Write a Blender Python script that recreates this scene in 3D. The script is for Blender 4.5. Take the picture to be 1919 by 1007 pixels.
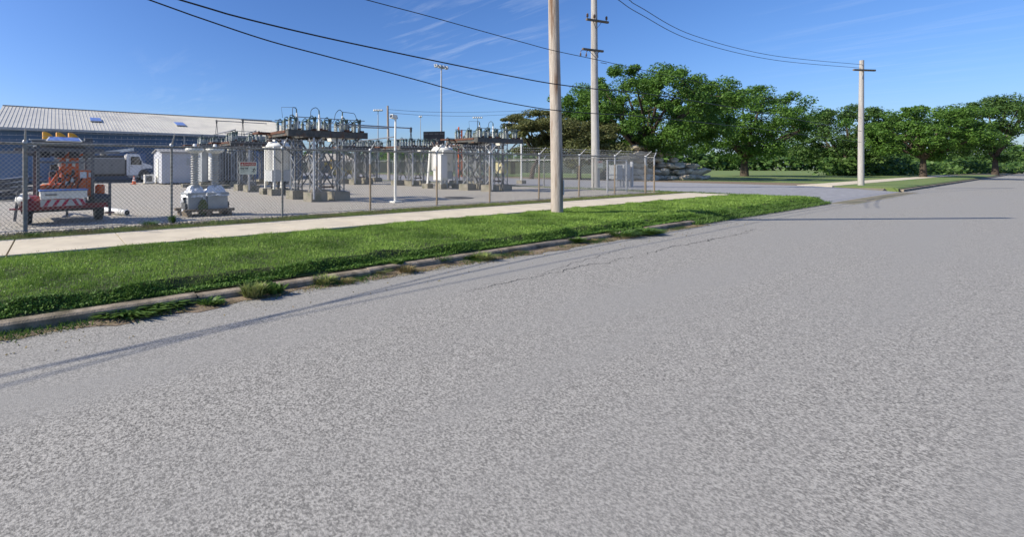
import bpy, math, random
import numpy as np
from mathutils import Vector, Matrix
R = math.radians
random.seed(7); NR = np.random.default_rng(7)
sc = bpy.context.scene
for o in list(bpy.data.objects): bpy.data.objects.remove(o)

# ------------------------------------------------------------------ camera
# the photograph fills the upper left 1200x594 of a 1919x1007 frame; lens shift puts its optical centre there
FPX, CX, HY, CAMH = 832.0, 600.0, 312.0, 1.40
cam = bpy.data.cameras.new("camera"); camo = bpy.data.objects.new("camera", cam)
sc.collection.objects.link(camo); sc.camera = camo
camo.location = (0, 0, CAMH); camo.rotation_euler = (R(90), 0, 0)
cam.sensor_fit = 'HORIZONTAL'; cam.sensor_width = 36; cam.lens = FPX / 1919 * 36
cam.shift_x = (959.5 - CX) / 1919; cam.shift_y = -(503.5 - HY) / 1919
cam.clip_start = 0.05; cam.clip_end = 3000

# ------------------------------------------------------------------ sun and sky
SUN_EL = 38.0; SUN_AZ = 267.0          # azimuth clockwise from +Y (the view direction): sun at the left
sdir = Vector((math.cos(R(SUN_EL)) * math.sin(R(SUN_AZ)), math.cos(R(SUN_EL)) * math.cos(R(SUN_AZ)), math.sin(R(SUN_EL))))
sl = bpy.data.lights.new("sun", 'SUN'); so = bpy.data.objects.new("sun", sl); sc.collection.objects.link(so)
sl.energy = 5.0; sl.angle = R(0.5); sl.color = (1.0, 0.92, 0.78)
so.rotation_euler = sdir.to_track_quat('Z', 'Y').to_euler(); so.location = (-20, 0, 30)
w = bpy.data.worlds.new("World"); sc.world = w; w.use_nodes = True
nt = w.node_tree; nt.nodes.clear(); N = nt.nodes.new; L = nt.links.new
sky = N('ShaderNodeTexSky'); sky.sky_type = 'NISHITA'; sky.sun_disc = False
sky.sun_elevation = R(SUN_EL); sky.sun_rotation = R(SUN_AZ)
sky.air_density = 1.0; sky.dust_density = 1.0; sky.ozone_density = 4.5; sky.altitude = 100
bg = N('ShaderNodeBackground'); bg.inputs[1].default_value = 0.1
out = N('ShaderNodeOutputWorld')
# thin cirrus: noise on the plane the clouds lie in, confined to two patches of sky
tc = N('ShaderNodeTexCoord'); sep = N('ShaderNodeSeparateXYZ'); L(tc.outputs['Generated'], sep.inputs[0])
def mth(op, a, b=None, clamp=False):
    m = N('ShaderNodeMath'); m.operation = op; m.use_clamp = clamp
    for i, x in enumerate((a, b)):
        if x is None: continue
        if isinstance(x, (int, float)): m.inputs[i].default_value = x
        else: L(x, m.inputs[i])
    return m.outputs[0]
zz = mth('MAXIMUM', sep.outputs[2], 0.03)
cx_ = mth('DIVIDE', sep.outputs[0], zz); cy_ = mth('DIVIDE', sep.outputs[1], zz)
cmb = N('ShaderNodeCombineXYZ'); L(cx_, cmb.inputs[0]); L(cy_, cmb.inputs[1])
mp = N('ShaderNodeMapping'); mp.inputs['Scale'].default_value = (.75, 3.0, 1)
vr = N('ShaderNodeVectorRotate'); vr.rotation_type = 'Z_AXIS'; vr.inputs['Angle'].default_value = R(60); L(cmb.outputs[0], vr.inputs['Vector']); L(vr.outputs[0], mp.inputs[0])
nz = N('ShaderNodeTexNoise'); nz.inputs['Scale'].default_value = 1.3; nz.inputs['Detail'].default_value = 9; nz.inputs['Roughness'].default_value = .66
nz.inputs['Distortion'].default_value = .5
L(mp.outputs[0], nz.inputs['Vector'])
rp = N('ShaderNodeMapRange'); rp.inputs[1].default_value = .50; rp.inputs[2].default_value = .86; L(nz.outputs[0], rp.inputs[0])
def blob(px, py, sx, amp):
    d = Vector(((px - CX) / FPX, 1, (HY - py) / FPX)).normalized()
    dp = N('ShaderNodeVectorMath'); dp.operation = 'DOT_PRODUCT'; L(tc.outputs['Generated'], dp.inputs[0]); dp.inputs[1].default_value = d
    r = N('ShaderNodeMapRange'); r.inputs[1].default_value = math.cos(sx); r.inputs[2].default_value = 1.0; r.inputs[3].default_value = 0; r.inputs[4].default_value = amp
    L(dp.outputs['Value'], r.inputs[0]); return r.outputs[0]
bl = mth('ADD', blob(865, 85, .14, 1.0), blob(775, 45, .07, 1.0)); bl = mth('ADD', bl, blob(980, 55, .10, .9))
bl = mth('ADD', bl, blob(330, 193, .14, .45)); bl = mth('ADD', bl, blob(1650, 40, .15, .5)); bl = mth('MINIMUM', bl, 1.0)
cf = mth('MULTIPLY', rp.outputs[0], bl); cf = mth('MULTIPLY', cf, .34, True)
mx = N('ShaderNodeMix'); mx.data_type = 'RGBA'; L(cf, mx.inputs[0])
hs = N('ShaderNodeHueSaturation'); hs.inputs['Saturation'].default_value = 1.12; L(sky.outputs[0], hs.inputs['Color'])
tn = N('ShaderNodeMix'); tn.data_type = 'RGBA'; tn.blend_type = 'MULTIPLY'; tn.inputs[0].default_value = 1; L(hs.outputs[0], tn.inputs[6]); tn.inputs[7].default_value = (.90, 1.0, 1.27, 1)
L(tn.outputs[2], mx.inputs[6]); mx.inputs[7].default_value = (7.2, 7.9, 9.0, 1)
L(mx.outputs[2], bg.inputs[0]); L(bg.outputs[0], out.inputs[0])
sc.view_settings.view_transform = 'Standard'; sc.view_settings.look = 'None'
sc.view_settings.exposure = 0.33; sc.view_settings.gamma = 1.0; sc.view_settings.use_curve_mapping = False

# ------------------------------------------------------------------ frames: u along the fence, a away from the street
F0 = Vector((-6.19, 9.318, 0)); YAW = math.atan2(.5124, .8588)
du = Vector((math.cos(YAW), math.sin(YAW), 0)); da = Vector((-math.sin(YAW), math.cos(YAW), 0))
def W(u, a, z=0): return F0 + du * u + da * a + Vector((0, 0, z))
def G(px, py, z=0):
    d = FPX * (CAMH - z) / (py - HY); return Vector(((px - CX) / FPX * d, d, z))
def at(px, py, d): return Vector(((px - CX) / FPX * d, d, CAMH + (HY - py) / FPX * d))
def UA(p):
    r = Vector(p) - F0; return r.dot(du), r.dot(da)

# ------------------------------------------------------------------ materials
def rgb(c): return (c[0], c[1], c[2], 1)
def mat(name, c, c2=None, rough=.7, metal=0, scale=6, detail=5, bump=0, bscale=None, spec=.4, lo=.35, hi=.65, stretch=None, c3=None, s3=1.0, lo3=.5, hi3=.7, st3=None):
    m = bpy.data.materials.new(name); m.use_nodes = True; n = m.node_tree; b = n.nodes['Principled BSDF']
    b.inputs['Roughness'].default_value = rough; b.inputs['Metallic'].default_value = metal; b.inputs['Specular IOR Level'].default_value = spec
    t = n.nodes.new('ShaderNodeTexCoord'); vec = t.outputs['Object']
    if stretch:
        p = n.nodes.new('ShaderNodeMapping'); p.inputs['Scale'].default_value = stretch; n.links.new(vec, p.inputs[0]); vec = p.outputs[0]
    if c2 is None: c2 = tuple(x * .82 for x in c)
    z = n.nodes.new('ShaderNodeTexNoise'); z.inputs['Scale'].default_value = scale; z.inputs['Detail'].default_value = detail; z.inputs['Roughness'].default_value = .6
    n.links.new(vec, z.inputs['Vector'])
    r = n.nodes.new('ShaderNodeMapRange'); r.inputs[1].default_value = lo; r.inputs[2].default_value = hi; n.links.new(z.outputs[0], r.inputs[0])
    x = n.nodes.new('ShaderNodeMix'); x.data_type = 'RGBA'; n.links.new(r.outputs[0], x.inputs[0]); x.inputs[6].default_value = rgb(c); x.inputs[7].default_value = rgb(c2)
    col = x.outputs[2]
    if c3:
        z3 = n.nodes.new('ShaderNodeTexNoise'); z3.inputs['Scale'].default_value = s3; z3.inputs['Detail'].default_value = 6; v3 = vec
        if st3:
            p3_ = n.nodes.new('ShaderNodeMapping'); p3_.inputs['Scale'].default_value = st3; n.links.new(vec, p3_.inputs[0]); v3 = p3_.outputs[0]
        n.links.new(v3, z3.inputs['Vector'])
        r3 = n.nodes.new('ShaderNodeMapRange'); r3.inputs[1].default_value = lo3; r3.inputs[2].default_value = hi3; n.links.new(z3.outputs[0], r3.inputs[0])
        x3 = n.nodes.new('ShaderNodeMix'); x3.data_type = 'RGBA'; n.links.new(r3.outputs[0], x3.inputs[0]); n.links.new(col, x3.inputs[6]); x3.inputs[7].default_value = rgb(c3)
        col = x3.outputs[2]
    n.links.new(col, b.inputs['Base Color'])
    if bump:
        zb = n.nodes.new('ShaderNodeTexNoise'); zb.inputs['Scale'].default_value = bscale or scale * 4; zb.inputs['Detail'].default_value = 4
        n.links.new(vec, zb.inputs['Vector'])
        bp = n.nodes.new('ShaderNodeBump'); bp.inputs['Strength'].default_value = bump; bp.inputs['Distance'].default_value = .02
        n.links.new(zb.outputs[0], bp.inputs['Height']); n.links.new(bp.outputs[0], b.inputs['Normal'])
    return m
M = {}
M['asphalt'] = mat('asphalt', (.43, .412, .372), (.115, .111, .101), .85, scale=74, detail=8, bump=.3, bscale=120, lo=.38, hi=.62, c3=(.27, .262, .242), s3=.9, lo3=.42, hi3=.72, st3=(.12, 1, 1), spec=.3)
M['asphalt_far'] = mat('worn_asphalt', (.30, .30, .31), (.22, .22, .23), .9, scale=4)
M['concrete'] = mat('pale_concrete', (.60, .53, .405), (.53, .47, .355), .85, scale=3, detail=10, bump=.15, bscale=120, c3=(.44, .385, .30), s3=1.2, lo3=.48, hi3=.8)
M['kerb'] = mat('old_kerb_concrete', (.36, .30, .225), (.20, .165, .12), .9, scale=9, detail=8, bump=.5, bscale=60, c3=(.10, .085, .055), s3=3, lo3=.46, hi3=.66)
M['footing'] = mat('weathered_concrete', (.33, .30, .23), (.20, .18, .14), .9, scale=6, detail=8, bump=.3, c3=(.14, .14, .09), s3=2.5, lo3=.5, hi3=.7)
M['gravel'] = mat('crushed_gravel', (.52, .48, .41), (.15, .14, .12), .95, scale=19, detail=12, bump=.9, bscale=30, lo=.42, hi=.60, c3=(.36, .325, .275), s3=.25, lo3=.45, hi3=.7)
M['ground'] = mat('dry_ground', (.22, .19, .14), (.13, .13, .075), .95, scale=.6, detail=10, bump=.3, bscale=8)
M['far_grass'] = mat('rough_grass', (.10, .18, .035), (.17, .19, .07), .95, scale=.8, detail=10, bump=.5, bscale=10)
M['dirt'] = mat('bare_dirt', (.25, .19, .13), (.13, .10, .065), .95, scale=7, detail=9, bump=.7, bscale=30)
M['soil'] = mat('lawn_soil', (.045, .07, .015), (.03, .035, .015), .95, scale=9)
M['stone'] = mat('gravel_stone', (.33, .30, .26), (.15, .135, .12), .9, scale=3, bump=.3)
M['boulder'] = mat('rock_boulder', (.70, .63, .51), (.40, .34, .26), .9, scale=1.5, detail=8, bump=.6, bscale=5)
M['galv'] = mat('galvanised_steel', (.50, .51, .52), (.36, .37, .38), .5, .55, scale=12)
M['mesh'] = mat('galvanised_wire', (.47, .46, .42), (.34, .33, .30), .5, .1, scale=3)
M['steelgrey'] = mat('weathered_grey_steel', (.17, .175, .17), (.10, .10, .10), .65, .3, scale=5, detail=7, c3=(.20, .13, .09), s3=3, lo3=.6, hi3=.75)
M['channel'] = mat('light_grey_steel', (.20, .205, .20), (.13, .135, .135), .6, .25, scale=5, detail=7, c3=(.25, .18, .13), s3=3, lo3=.62, hi3=.78)
M['beam'] = mat('dull_beam_steel', (.12, .12, .11), (.07, .07, .065), .75, .2, scale=6, detail=8, c3=(.16, .085, .05), s3=2.2, lo3=.55, hi3=.7)
M['rust'] = mat('rusty_steel', (.15, .065, .04), (.09, .05, .035), .85, .1, scale=7, detail=8)
M['porcelain'] = mat('grey_porcelain', (.30, .34, .32), (.24, .27, .26), .25, scale=3, spec=.6)
M['brown_porcelain'] = mat('brown_porcelain', (.10, .06, .045), (.07, .045, .035), .25, scale=3, spec=.6)
M['copper'] = mat('verdigris_fittings', (.13, .19, .155), (.06, .07, .06), .6, .3, scale=14)
M['cable'] = mat('black_cable', (.012, .012, .014), (.02, .02, .02), .6, scale=3)
M['busgrey'] = mat('aluminium_bus', (.30, .31, .32), (.22, .22, .22), .45, .6, scale=4)
M['whitepaint'] = mat('off_white_paint', (.80, .79, .74), (.70, .69, .62), .45, scale=2.5, detail=8, c3=(.55, .5, .4), s3=2, lo3=.62, hi3=.8)
M['greypaint'] = mat('pale_grey_paint', (.50, .51, .50), (.42, .43, .42), .5, scale=3, detail=8)
M['whiteclean'] = mat('white_vehicle_paint', (.80, .80, .80), (.74, .74, .73), .35, scale=2)
M['bodygrey'] = mat('shade_darkened_grey', (.22, .22, .21), (.17, .17, .16), .5, scale=2)  # grey darkened to carry the shade on the truck body
M['orange'] = mat('orange_paint', (.82, .15, .02), (.62, .10, .02), .5, scale=6, detail=7, c3=(.25, .09, .04), s3=4, lo3=.6, hi3=.75)
M['darkred'] = mat('dark_red_paint', (.22, .025, .03), (.13, .02, .02), .5, scale=5)
M['red'] = mat('red_paint', (.55, .045, .03), (.42, .035, .03), .5, scale=5)
M['porcelainlight'] = mat('pale_porcelain', (.46, .45, .41), (.38, .37, .34), .25, scale=3, spec=.6)
M['chevronred'] = mat('chevron_crimson', (.42, .02, .07), (.32, .02, .05), .5, scale=5)
M['amber'] = mat('amber_plastic', (.85, .42, .04), (.74, .34, .03), .4, scale=4)
M['blue'] = mat('blue_plastic', (.10, .22, .55), (.07, .16, .42), .4, scale=4)
M['solar'] = mat('blue_solar_cells', (.10, .18, .48), (.20, .30, .58), .5, scale=10, detail=1)
M['rubber'] = mat('black_rubber', (.025, .025, .026), (.04, .038, .035), .85, scale=8)
M['darkmetal'] = mat('dark_metal', (.055, .058, .062), (.09, .09, .09), .6, .4, scale=6)
M['frame'] = mat('dull_grey_frame', (.16, .165, .17), (.10, .10, .11), .55, .5, scale=6)
M['glass'] = mat('dark_window_glass', (.02, .025, .03), (.03, .035, .04), .08, scale=1, spec=.8)
M['roof'] = mat('white_metal_roof', (.60, .575, .50), (.52, .50, .435), .5, .0, scale=.7, detail=9, c3=(.44, .42, .38), s3=.35, lo3=.5, hi3=.8)
M['siding'] = mat('blue_metal_siding', (.085, .145, .225), (.07, .12, .19), .5, scale=.8, detail=6)
M['sidinglight'] = mat('faded_blue_siding', (.12, .20, .33), (.10, .17, .28), .55, scale=.8, detail=6)
M['trim'] = mat('grey_white_trim', (.42, .43, .42), (.34, .35, .35), .5, scale=2)
M['shedwall'] = mat('pale_panel_siding', (.60, .61, .64), (.53, .54, .57), .6, scale=1.5, detail=6)
M['shingle'] = mat('grey_shingle', (.30, .30, .30), (.2, .2, .2), .9, scale=14)
M['plastic'] = mat('cloudy_plastic_wrap', (.86, .87, .88), (.70, .71, .73), .25, scale=9, detail=6, bump=.8, bscale=14, spec=.7)
M['tankgrey'] = mat('tank_grey_paint', (.36, .38, .39), (.29, .31, .32), .5, scale=4)
M['timber'] = mat('old_timber', (.20, .16, .11), (.11, .09, .065), .9, scale=6, stretch=(1, 8, 8))
M['bark'] = mat('tree_bark', (.10, .075, .055), (.05, .04, .03), .95, scale=6, bump=.6, stretch=(3, 3, .6))
M['pole'] = mat('weathered_pole_wood', (.50, .44, .37), (.34, .29, .24), .9, scale=9, detail=8, bump=.5, bscale=18, stretch=(4, 4, .3), c3=(.19, .115, .07), s3=1.6, lo3=.52, hi3=.66)
M['pole2'] = mat('grey_pole_wood', (.47, .45, .42), (.35, .33, .30), .9, scale=9, detail=8, bump=.4, bscale=18, stretch=(4, 4, .25), c3=(.28, .24, .2), s3=1.5, lo3=.55, hi3=.72)
M['signpaper'] = mat('sign_face', (.80, .77, .60), (.72, .69, .52), .6, scale=20)
M['signred'] = mat('sign_red', (.50, .02, .012), (.40, .02, .015), .6, scale=25)
M['black'] = mat('sign_black', (.02, .025, .02), (.03, .03, .03), .6, scale=5)
M['scoreboard'] = mat('black_board', (.012, .013, .016), (.02, .02, .024), .5, scale=3)
M['yellow'] = mat('yellow_machine_paint', (.70, .48, .03), (.55, .36, .03), .5, scale=4)
M['cream'] = mat('cream_wall', (.60, .52, .28), (.52, .45, .25), .8, scale=2)
M['windscreen'] = mat('dark_green_screen', (.035, .05, .042), (.055, .065, .055), .9, scale=1)
M['crack'] = mat('road_crack', (.035, .035, .035), (.05, .05, .05), .95, scale=30)
M['yarddisk'] = mat('dark_disk_surface', (.05, .05, .05), (.08, .075, .07), .8, .2, scale=12)
M['conewhite'] = mat('reflective_white', (.8, .8, .8), (.7, .7, .7), .5, scale=5)

def leafmat(name, c1, c2, trans=.35, rough=.55, patch=None, pscale=.5):
    m = bpy.data.materials.new(name); m.use_nodes = True; n = m.node_tree; b = n.nodes['Principled BSDF']; o = n.nodes['Material Output']
    g = n.nodes.new('ShaderNodeNewGeometry')
    x = n.nodes.new('ShaderNodeMix'); x.data_type = 'RGBA'; x.inputs[6].default_value = rgb(c1); x.inputs[7].default_value = rgb(c2)
    n.links.new(g.outputs['Random Per Island'], x.inputs[0]); col = x.outputs[2]
    if patch:
        t = n.nodes.new('ShaderNodeTexCoord'); z = n.nodes.new('ShaderNodeTexNoise'); z.inputs['Scale'].default_value = pscale; z.inputs['Detail'].default_value = 6
        n.links.new(t.outputs['Object'], z.inputs['Vector'])
        r = n.nodes.new('ShaderNodeMapRange'); r.inputs[1].default_value = .42; r.inputs[2].default_value = .68; n.links.new(z.outputs[0], r.inputs[0])
        y = n.nodes.new('ShaderNodeMix'); y.data_type = 'RGBA'; n.links.new(r.outputs[0], y.inputs[0]); n.links.new(col, y.inputs[6]); y.inputs[7].default_value = rgb(patch)
        col = y.outputs[2]
    n.links.new(col, b.inputs['Base Color']); b.inputs['Roughness'].default_value = rough; b.inputs['Specular IOR Level'].default_value = .3
    if trans:
        tr = n.nodes.new('ShaderNodeBsdfTranslucent'); n.links.new(col, tr.inputs[0])
        mxs = n.nodes.new('ShaderNodeMixShader'); mxs.inputs[0].default_value = trans
        n.links.new(b.outputs[0], mxs.inputs[1]); n.links.new(tr.outputs[0], mxs.inputs[2]); n.links.new(mxs.outputs[0], o.inputs[0])
    return m
M['blade'] = leafmat('grass_blades', (.14, .26, .035), (.38, .54, .11), .35, .5, patch=(.11, .20, .03), pscale=.8)
M['bankleaf_shade'] = leafmat('bank_leaves', (.06, .135, .022), (.17, .30, .05), .2, .6)  # darker than the lawn greens: the bank's shade is in the colour
M['bladedry'] = leafmat('verge_grass', (.17, .26, .05), (.34, .38, .13), .3, .6, patch=(.24, .20, .10), pscale=1.2)
M['weed'] = leafmat('weed_leaves', (.06, .13, .025), (.14, .23, .05), .3, .5)
M['straw'] = leafmat('dry_straw', (.30, .22, .11), (.18, .17, .06), .2, .7)
M['leafA'] = leafmat('green_tree_leaves', (.045, .115, .018), (.14, .26, .04), .35)
M['leafB'] = leafmat('bronze_green_leaves', (.055, .08, .022), (.19, .19, .065), .3)
M['leafC'] = leafmat('dark_green_leaves', (.035, .09, .02), (.11, .19, .04), .3)

# ------------------------------------------------------------------ mesh builder
class MB:
    def __init__(s): s.v = []; s.f = []; s.sm = []
    def add(s, vs, fs, smooth=False):
        k = len(s.v); s.v += [tuple(x) for x in vs]; s.f += [tuple(i + k for i in f) for f in fs]; s.sm += [smooth] * len(fs); return s
    def box(s, c, d, rot=None):
        hx, hy, hz = d[0] / 2, d[1] / 2, d[2] / 2
        vs = [Vector((x, y, z)) for z in (-hz, hz) for y in (-hy, hy) for x in (-hx, hx)]
        if rot is not None: vs = [rot @ x for x in vs]
        c = Vector(c); return s.add([x + c for x in vs], [(0, 2, 3, 1), (4, 5, 7, 6), (0, 1, 5, 4), (2, 6, 7, 3), (0, 4, 6, 2), (1, 3, 7, 5)])
    def span(s, a, b): return s.box([(a[i] + b[i]) / 2 for i in range(3)], [abs(b[i] - a[i]) for i in range(3)])
    def bar(s, p, q, w, h, up=(0, 0, 1)):
        p, q = Vector(p), Vector(q); d = (q - p); l = d.length; d.normalize(); up = Vector(up)
        if abs(d.dot(up)) > .99: up = Vector((0, 1, 0))
        x = d.cross(up).normalized(); y = x.cross(d)
        vs = [c + x * (i * w / 2) + y * (j * h / 2) for c in (p, q) for j in (-1, 1) for i in (-1, 1)]
        return s.add(vs, [(0, 1, 3, 2), (4, 6, 7, 5), (0, 4, 5, 1), (2, 3, 7, 6), (0, 2, 6, 4), (1, 5, 7, 3)])
    def tube(s, pts, r, n=8, cap=True, smooth=True):
        pts = [Vector(p) for p in pts]; k = len(pts); rs = r if isinstance(r, (list, tuple)) else [r] * k
        vs = []; prev = None
        for i, p in enumerate(pts):
            t = (pts[min(i + 1, k - 1)] - pts[max(i - 1, 0)]).normalized()
            ref = prev if prev is not None else (Vector((0, 0, 1)) if abs(t.z) < .9 else Vector((1, 0, 0)))
            x = (ref - t * ref.dot(t)).normalized(); prev = x; y = t.cross(x)
            vs += [p + (x * math.cos(2 * math.pi * j / n) + y * math.sin(2 * math.pi * j / n)) * rs[i] for j in range(n)]
        fs = [(i * n + j, i * n + (j + 1) % n, (i + 1) * n + (j + 1) % n, (i + 1) * n + j) for i in range(k - 1) for j in range(n)]
        s.add(vs, fs, smooth)
        if cap: s.add(vs[:n], [tuple(reversed(range(n)))]); s.add(vs[-n:], [tuple(range(n))])
        return s
    def lathe(s, o, prof, n=14, axis=None, smooth=True):
        o = Vector(o); q = Vector((0, 0, 1)).rotation_difference(Vector(axis)) if axis is not None else None
        vs = []
        for r, z in prof:
            for j in range(n):
                p = Vector((r * math.cos(2 * math.pi * j / n), r * math.sin(2 * math.pi * j / n), z))
                vs.append(o + (q @ p if q else p))
        k = len(prof); fs = [(i * n + j, i * n + (j + 1) % n, (i + 1) * n + (j + 1) % n, (i + 1) * n + j) for i in range(k - 1) for j in range(n)]
        s.add(vs, fs, smooth); s.add(vs[:n], [tuple(reversed(range(n)))]); s.add(vs[-n:], [tuple(range(n))]); return s
    def prism(s, poly, a, b, ax='y'):       # polygon in the plane across `ax`, from a to b
        k = len(poly)
        def P(p, t): return (p[0], t, p[1]) if ax == 'y' else ((t, p[0], p[1]) if ax == 'x' else (p[0], p[1], t))
        vs = [P(p, a) for p in poly] + [P(p, b) for p in poly]
        return s.add(vs, [tuple(range(k)), tuple(reversed(range(k, 2 * k)))] + [(i, i + k, (i + 1) % k + k, (i + 1) % k) for i in range(k)])
    def build(s, name, m, parent=None, loc=None, yaw=0, fixn=True):
        me = bpy.data.meshes.new(name); me.from_pydata(s.v, [], s.f); me.polygons.foreach_set('use_smooth', s.sm)
        me.materials.append(M[m] if isinstance(m, str) else m)
        if fixn:
            import bmesh
            b = bmesh.new(); b.from_mesh(me); bmesh.ops.recalc_face_normals(b, faces=b.faces); b.to_mesh(me); b.free()
        me.update(); o = bpy.data.objects.new(name, me); sc.collection.objects.link(o)
        if parent is not None: o.parent = parent
        if loc is not None: o.location = loc; o.rotation_euler = (0, 0, yaw)
        return o
def tag(o, label=None, cat=None, group=None, kind=None):
    if label: o['label'] = label
    if cat: o['category'] = cat
    if group: o['group'] = group
    if kind: o['kind'] = kind
    return o
def thing(name, loc, yaw, label, cat, group=None):
    o = bpy.data.objects.new(name, None); o.empty_display_size = .3; sc.collection.objects.link(o)
    o.location = loc; o.rotation_euler = (0, 0, yaw); return tag(o, label, cat, group)
def copy_tree(o, parent=None):
    c = o.copy(); sc.collection.objects.link(c); c.parent = parent
    for ch in list(o.children): copy_tree(ch, c)
    return c
def npmesh(name, verts, faces_n, m, parent=None, loc=None, yaw=0, smooth=False):
    """verts (F*k,3) with every face its own k vertices"""
    k = faces_n; nf = len(verts) // k; me = bpy.data.meshes.new(name)
    me.vertices.add(len(verts)); me.vertices.foreach_set('co', verts.astype(np.float32).ravel())
    me.loops.add(len(verts)); me.loops.foreach_set('vertex_index', np.arange(len(verts), dtype=np.int32))
    me.polygons.add(nf); me.polygons.foreach_set('loop_start', np.arange(0, len(verts), k, dtype=np.int32))
    me.materials.append(M[m]); me.update(calc_edges=True); me.validate()
    o = bpy.data.objects.new(name, me); sc.collection.objects.link(o)
    if parent is not None: o.parent = parent
    if loc is not None: o.location = loc; o.rotation_euler = (0, 0, yaw)
    return o
def text(body, size, parent, name, m, loc, rot, extr=.001, align='LEFT', bold=0.0):
    c = bpy.data.curves.new(name, 'FONT'); c.body = body; c.size = size; c.extrude = extr; c.align_x = align; c.offset = bold
    t = bpy.data.objects.new(name, c); sc.collection.objects.link(t)
    dg = bpy.context.evaluated_depsgraph_get(); me = bpy.data.meshes.new_from_object(t.evaluated_get(dg)); bpy.data.objects.remove(t)
    me.materials.clear(); me.materials.append(M[m]); me.name = name
    o = bpy.data.objects.new(name, me); sc.collection.objects.link(o); o.parent = parent; o.location = loc; o.rotation_euler = rot; return o
# ================================================================== setting (v = -a : towards the street)
def street_z(v):      # level of the cross street and of its bed
    return 0.0 if v <= 2 else max(-.25, -.25 * (v - 2) / 3.8)
def ground_z(u, v):
    if 30.3 < u < 47.2: return street_z(v) - .03 if v < 5.81 else -.29
    if v <= 5.05: return -.06
    if v <= 18: return -.29
    return -.10
us = sorted(set([-900, -300, -100, -40, -20, 0, 10, 20, 29.6, 30.35, 38, 47.1, 47.9, 70, 150, 400, 900]))
vs = [-900, -300, -120, -60, -30, -10, 0, 2, 4, 5.05, 5.2, 12, 18, 18.2, 60, 300, 900]
def sheet(name, us, vs, zf, m, kind='structure'):
    b = MB(); V = [(u, -v, zf(u, v)) for v in vs for u in us]; k = len(us)
    b.add(V, [(j * k + i, (j + 1) * k + i, (j + 1) * k + i + 1, j * k + i + 1) for j in range(len(vs) - 1) for i in range(k - 1)])
    o = b.build(name, m, None, F0, YAW, fixn=False)
    me = o.data
    if me.polygons[0].normal.z < 0: me.flip_normals()
    return tag(o, kind=kind)
sheet('ground', us, vs, ground_z, 'ground')
sheet('road', [-300, -60, 0, 40, 100, 400], [5.80, 8, 17.9], lambda u, v: -.25, 'asphalt')
sheet('cross_street', [30.35, 38, 47.1], [-300, -60, -10, 2, 5.79], lambda u, v: street_z(v) + .006, 'asphalt_far')
sheet('gravel_yard', [-45, -10, 0, 10, 20, 28.6], [-60, -20, 0.02], lambda u, v: -.004, 'gravel')
sheet('grass_strip', [28.62, 30.3], [-120, -20, .1], lambda u, v: .0, 'far_grass')
sheet('dirt_bank', [47.2, 54], [-160, -30, 1], lambda u, v: .0, 'dirt')
sheet('ball_field', [54.02, 400], [-400, -60, 1], lambda u, v: .006, 'far_grass')
# pavement: slabs with joints, one mesh
b = MB(); u = -.11 - 1.72 * 8; k = 0
while u < 29.0:
    b.span((u + (.014 if k % 8 == 0 else .009), -2.78, -.12), (u + (1.706 if k % 8 == 7 else 1.711), -1.04, .022)); u += 1.72; k += 1
tag(b.build('sidewalk', 'concrete', None, F0, YAW), kind='structure')
b = MB(); u = 47.6
while u < 120:
    b.span((u + .012, -2.78, -.12), (u + 2.88, -1.04, .022)); u += 2.9
tag(b.build('sidewalk', 'concrete', None, F0, YAW), kind='structure')
# kerb: cast lengths, slightly out of line, ends where the verge has swallowed it
b = MB(); u = -9.3; k = 0
rk = random.Random(3)
while u < 16.0:
    l = 3.05 if k % 2 else 2.6; l = min(l, 16.05 - u); dv = rk.uniform(-.03, .03); dz = rk.uniform(-.02, .012)
    prof = [(-5.86 + dv, -.30), (-5.845 + dv, -.165 + dz), (-5.82 + dv, -.145 + dz), (-5.72 + dv, -.138 + dz), (-5.71 + dv, -.30)]
    b.prism(prof, u + .01, u + l - .01, 'x'); u += l; k += 1
tag(b.build('kerb', 'kerb', None, F0, YAW), kind='structure')
b = MB(); u = 48.2
while u < 150:
    b.span((u, -5.80, -.30), (u + 2.98, -5.62, -.11)); u += 3
tag(b.build('kerb', 'kerb', None, F0, YAW), kind='structure')
# lawn soil with bank
def bumpy(u, v): return .018 * math.sin(u * 1.7 + v * 2.3) * math.sin(v * 1.9 - u * .6) + .012 * math.sin(u * 5.1 + 1.3 * math.sin(v * 4))
def lawn_z(u, v):
    if v < 5.45: return -.002 + bumpy(u, v)
    t = min(1, (v - 5.50 - .05 * math.sin(u * 2.1) - .03 * math.sin(u * 5.7)) / .13); t = max(0, t)
    return -.002 + bumpy(u, v) * (1 - t) - .135 * t
LU = [x * .25 for x in range(-48, 121)]; LV = [2.79 + i * .18 for i in range(14)] + [5.3, 5.42, 5.46, 5.5, 5.54, 5.58, 5.62, 5.66, 5.72]
sheet('lawn', LU, sorted(LV), lawn_z, 'soil')
sheet('verge', [x * .5 for x in range(-30, 60)], [0.03, .3, .6, 1.03], lambda u, v: -.004 + .01 * math.sin(u * 3 + v * 5), 'soil')
tag(MB().prism([(-5.62, -.32), (-5.60, -.06), (-5.45, -.0), (-2.79, .0), (-2.79, -.32)], 47.95, 130, 'x').build('lawn', 'far_grass', None, F0, YAW), kind='structure')
# dirt gutter along the kerb, ragged edge
b = MB(); U = [x * .12 for x in range(-75, 137)]; V = []
for u in U:
    wd = .10 + .16 * abs(math.sin(u * .9) * math.sin(u * .37 + 1)) + .05 * math.sin(u * 7) + NR.uniform(0, .05)
    V += [(u, -5.84, -.225), (u, -5.84 - max(.03, wd), -.2455)]
b.add(V, [(2 * i, 2 * i + 1, 2 * i + 3, 2 * i + 2) for i in range(len(U) - 1)])
tag(b.build('gutter_dirt', 'dirt', None, F0, YAW), kind='structure')

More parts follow.
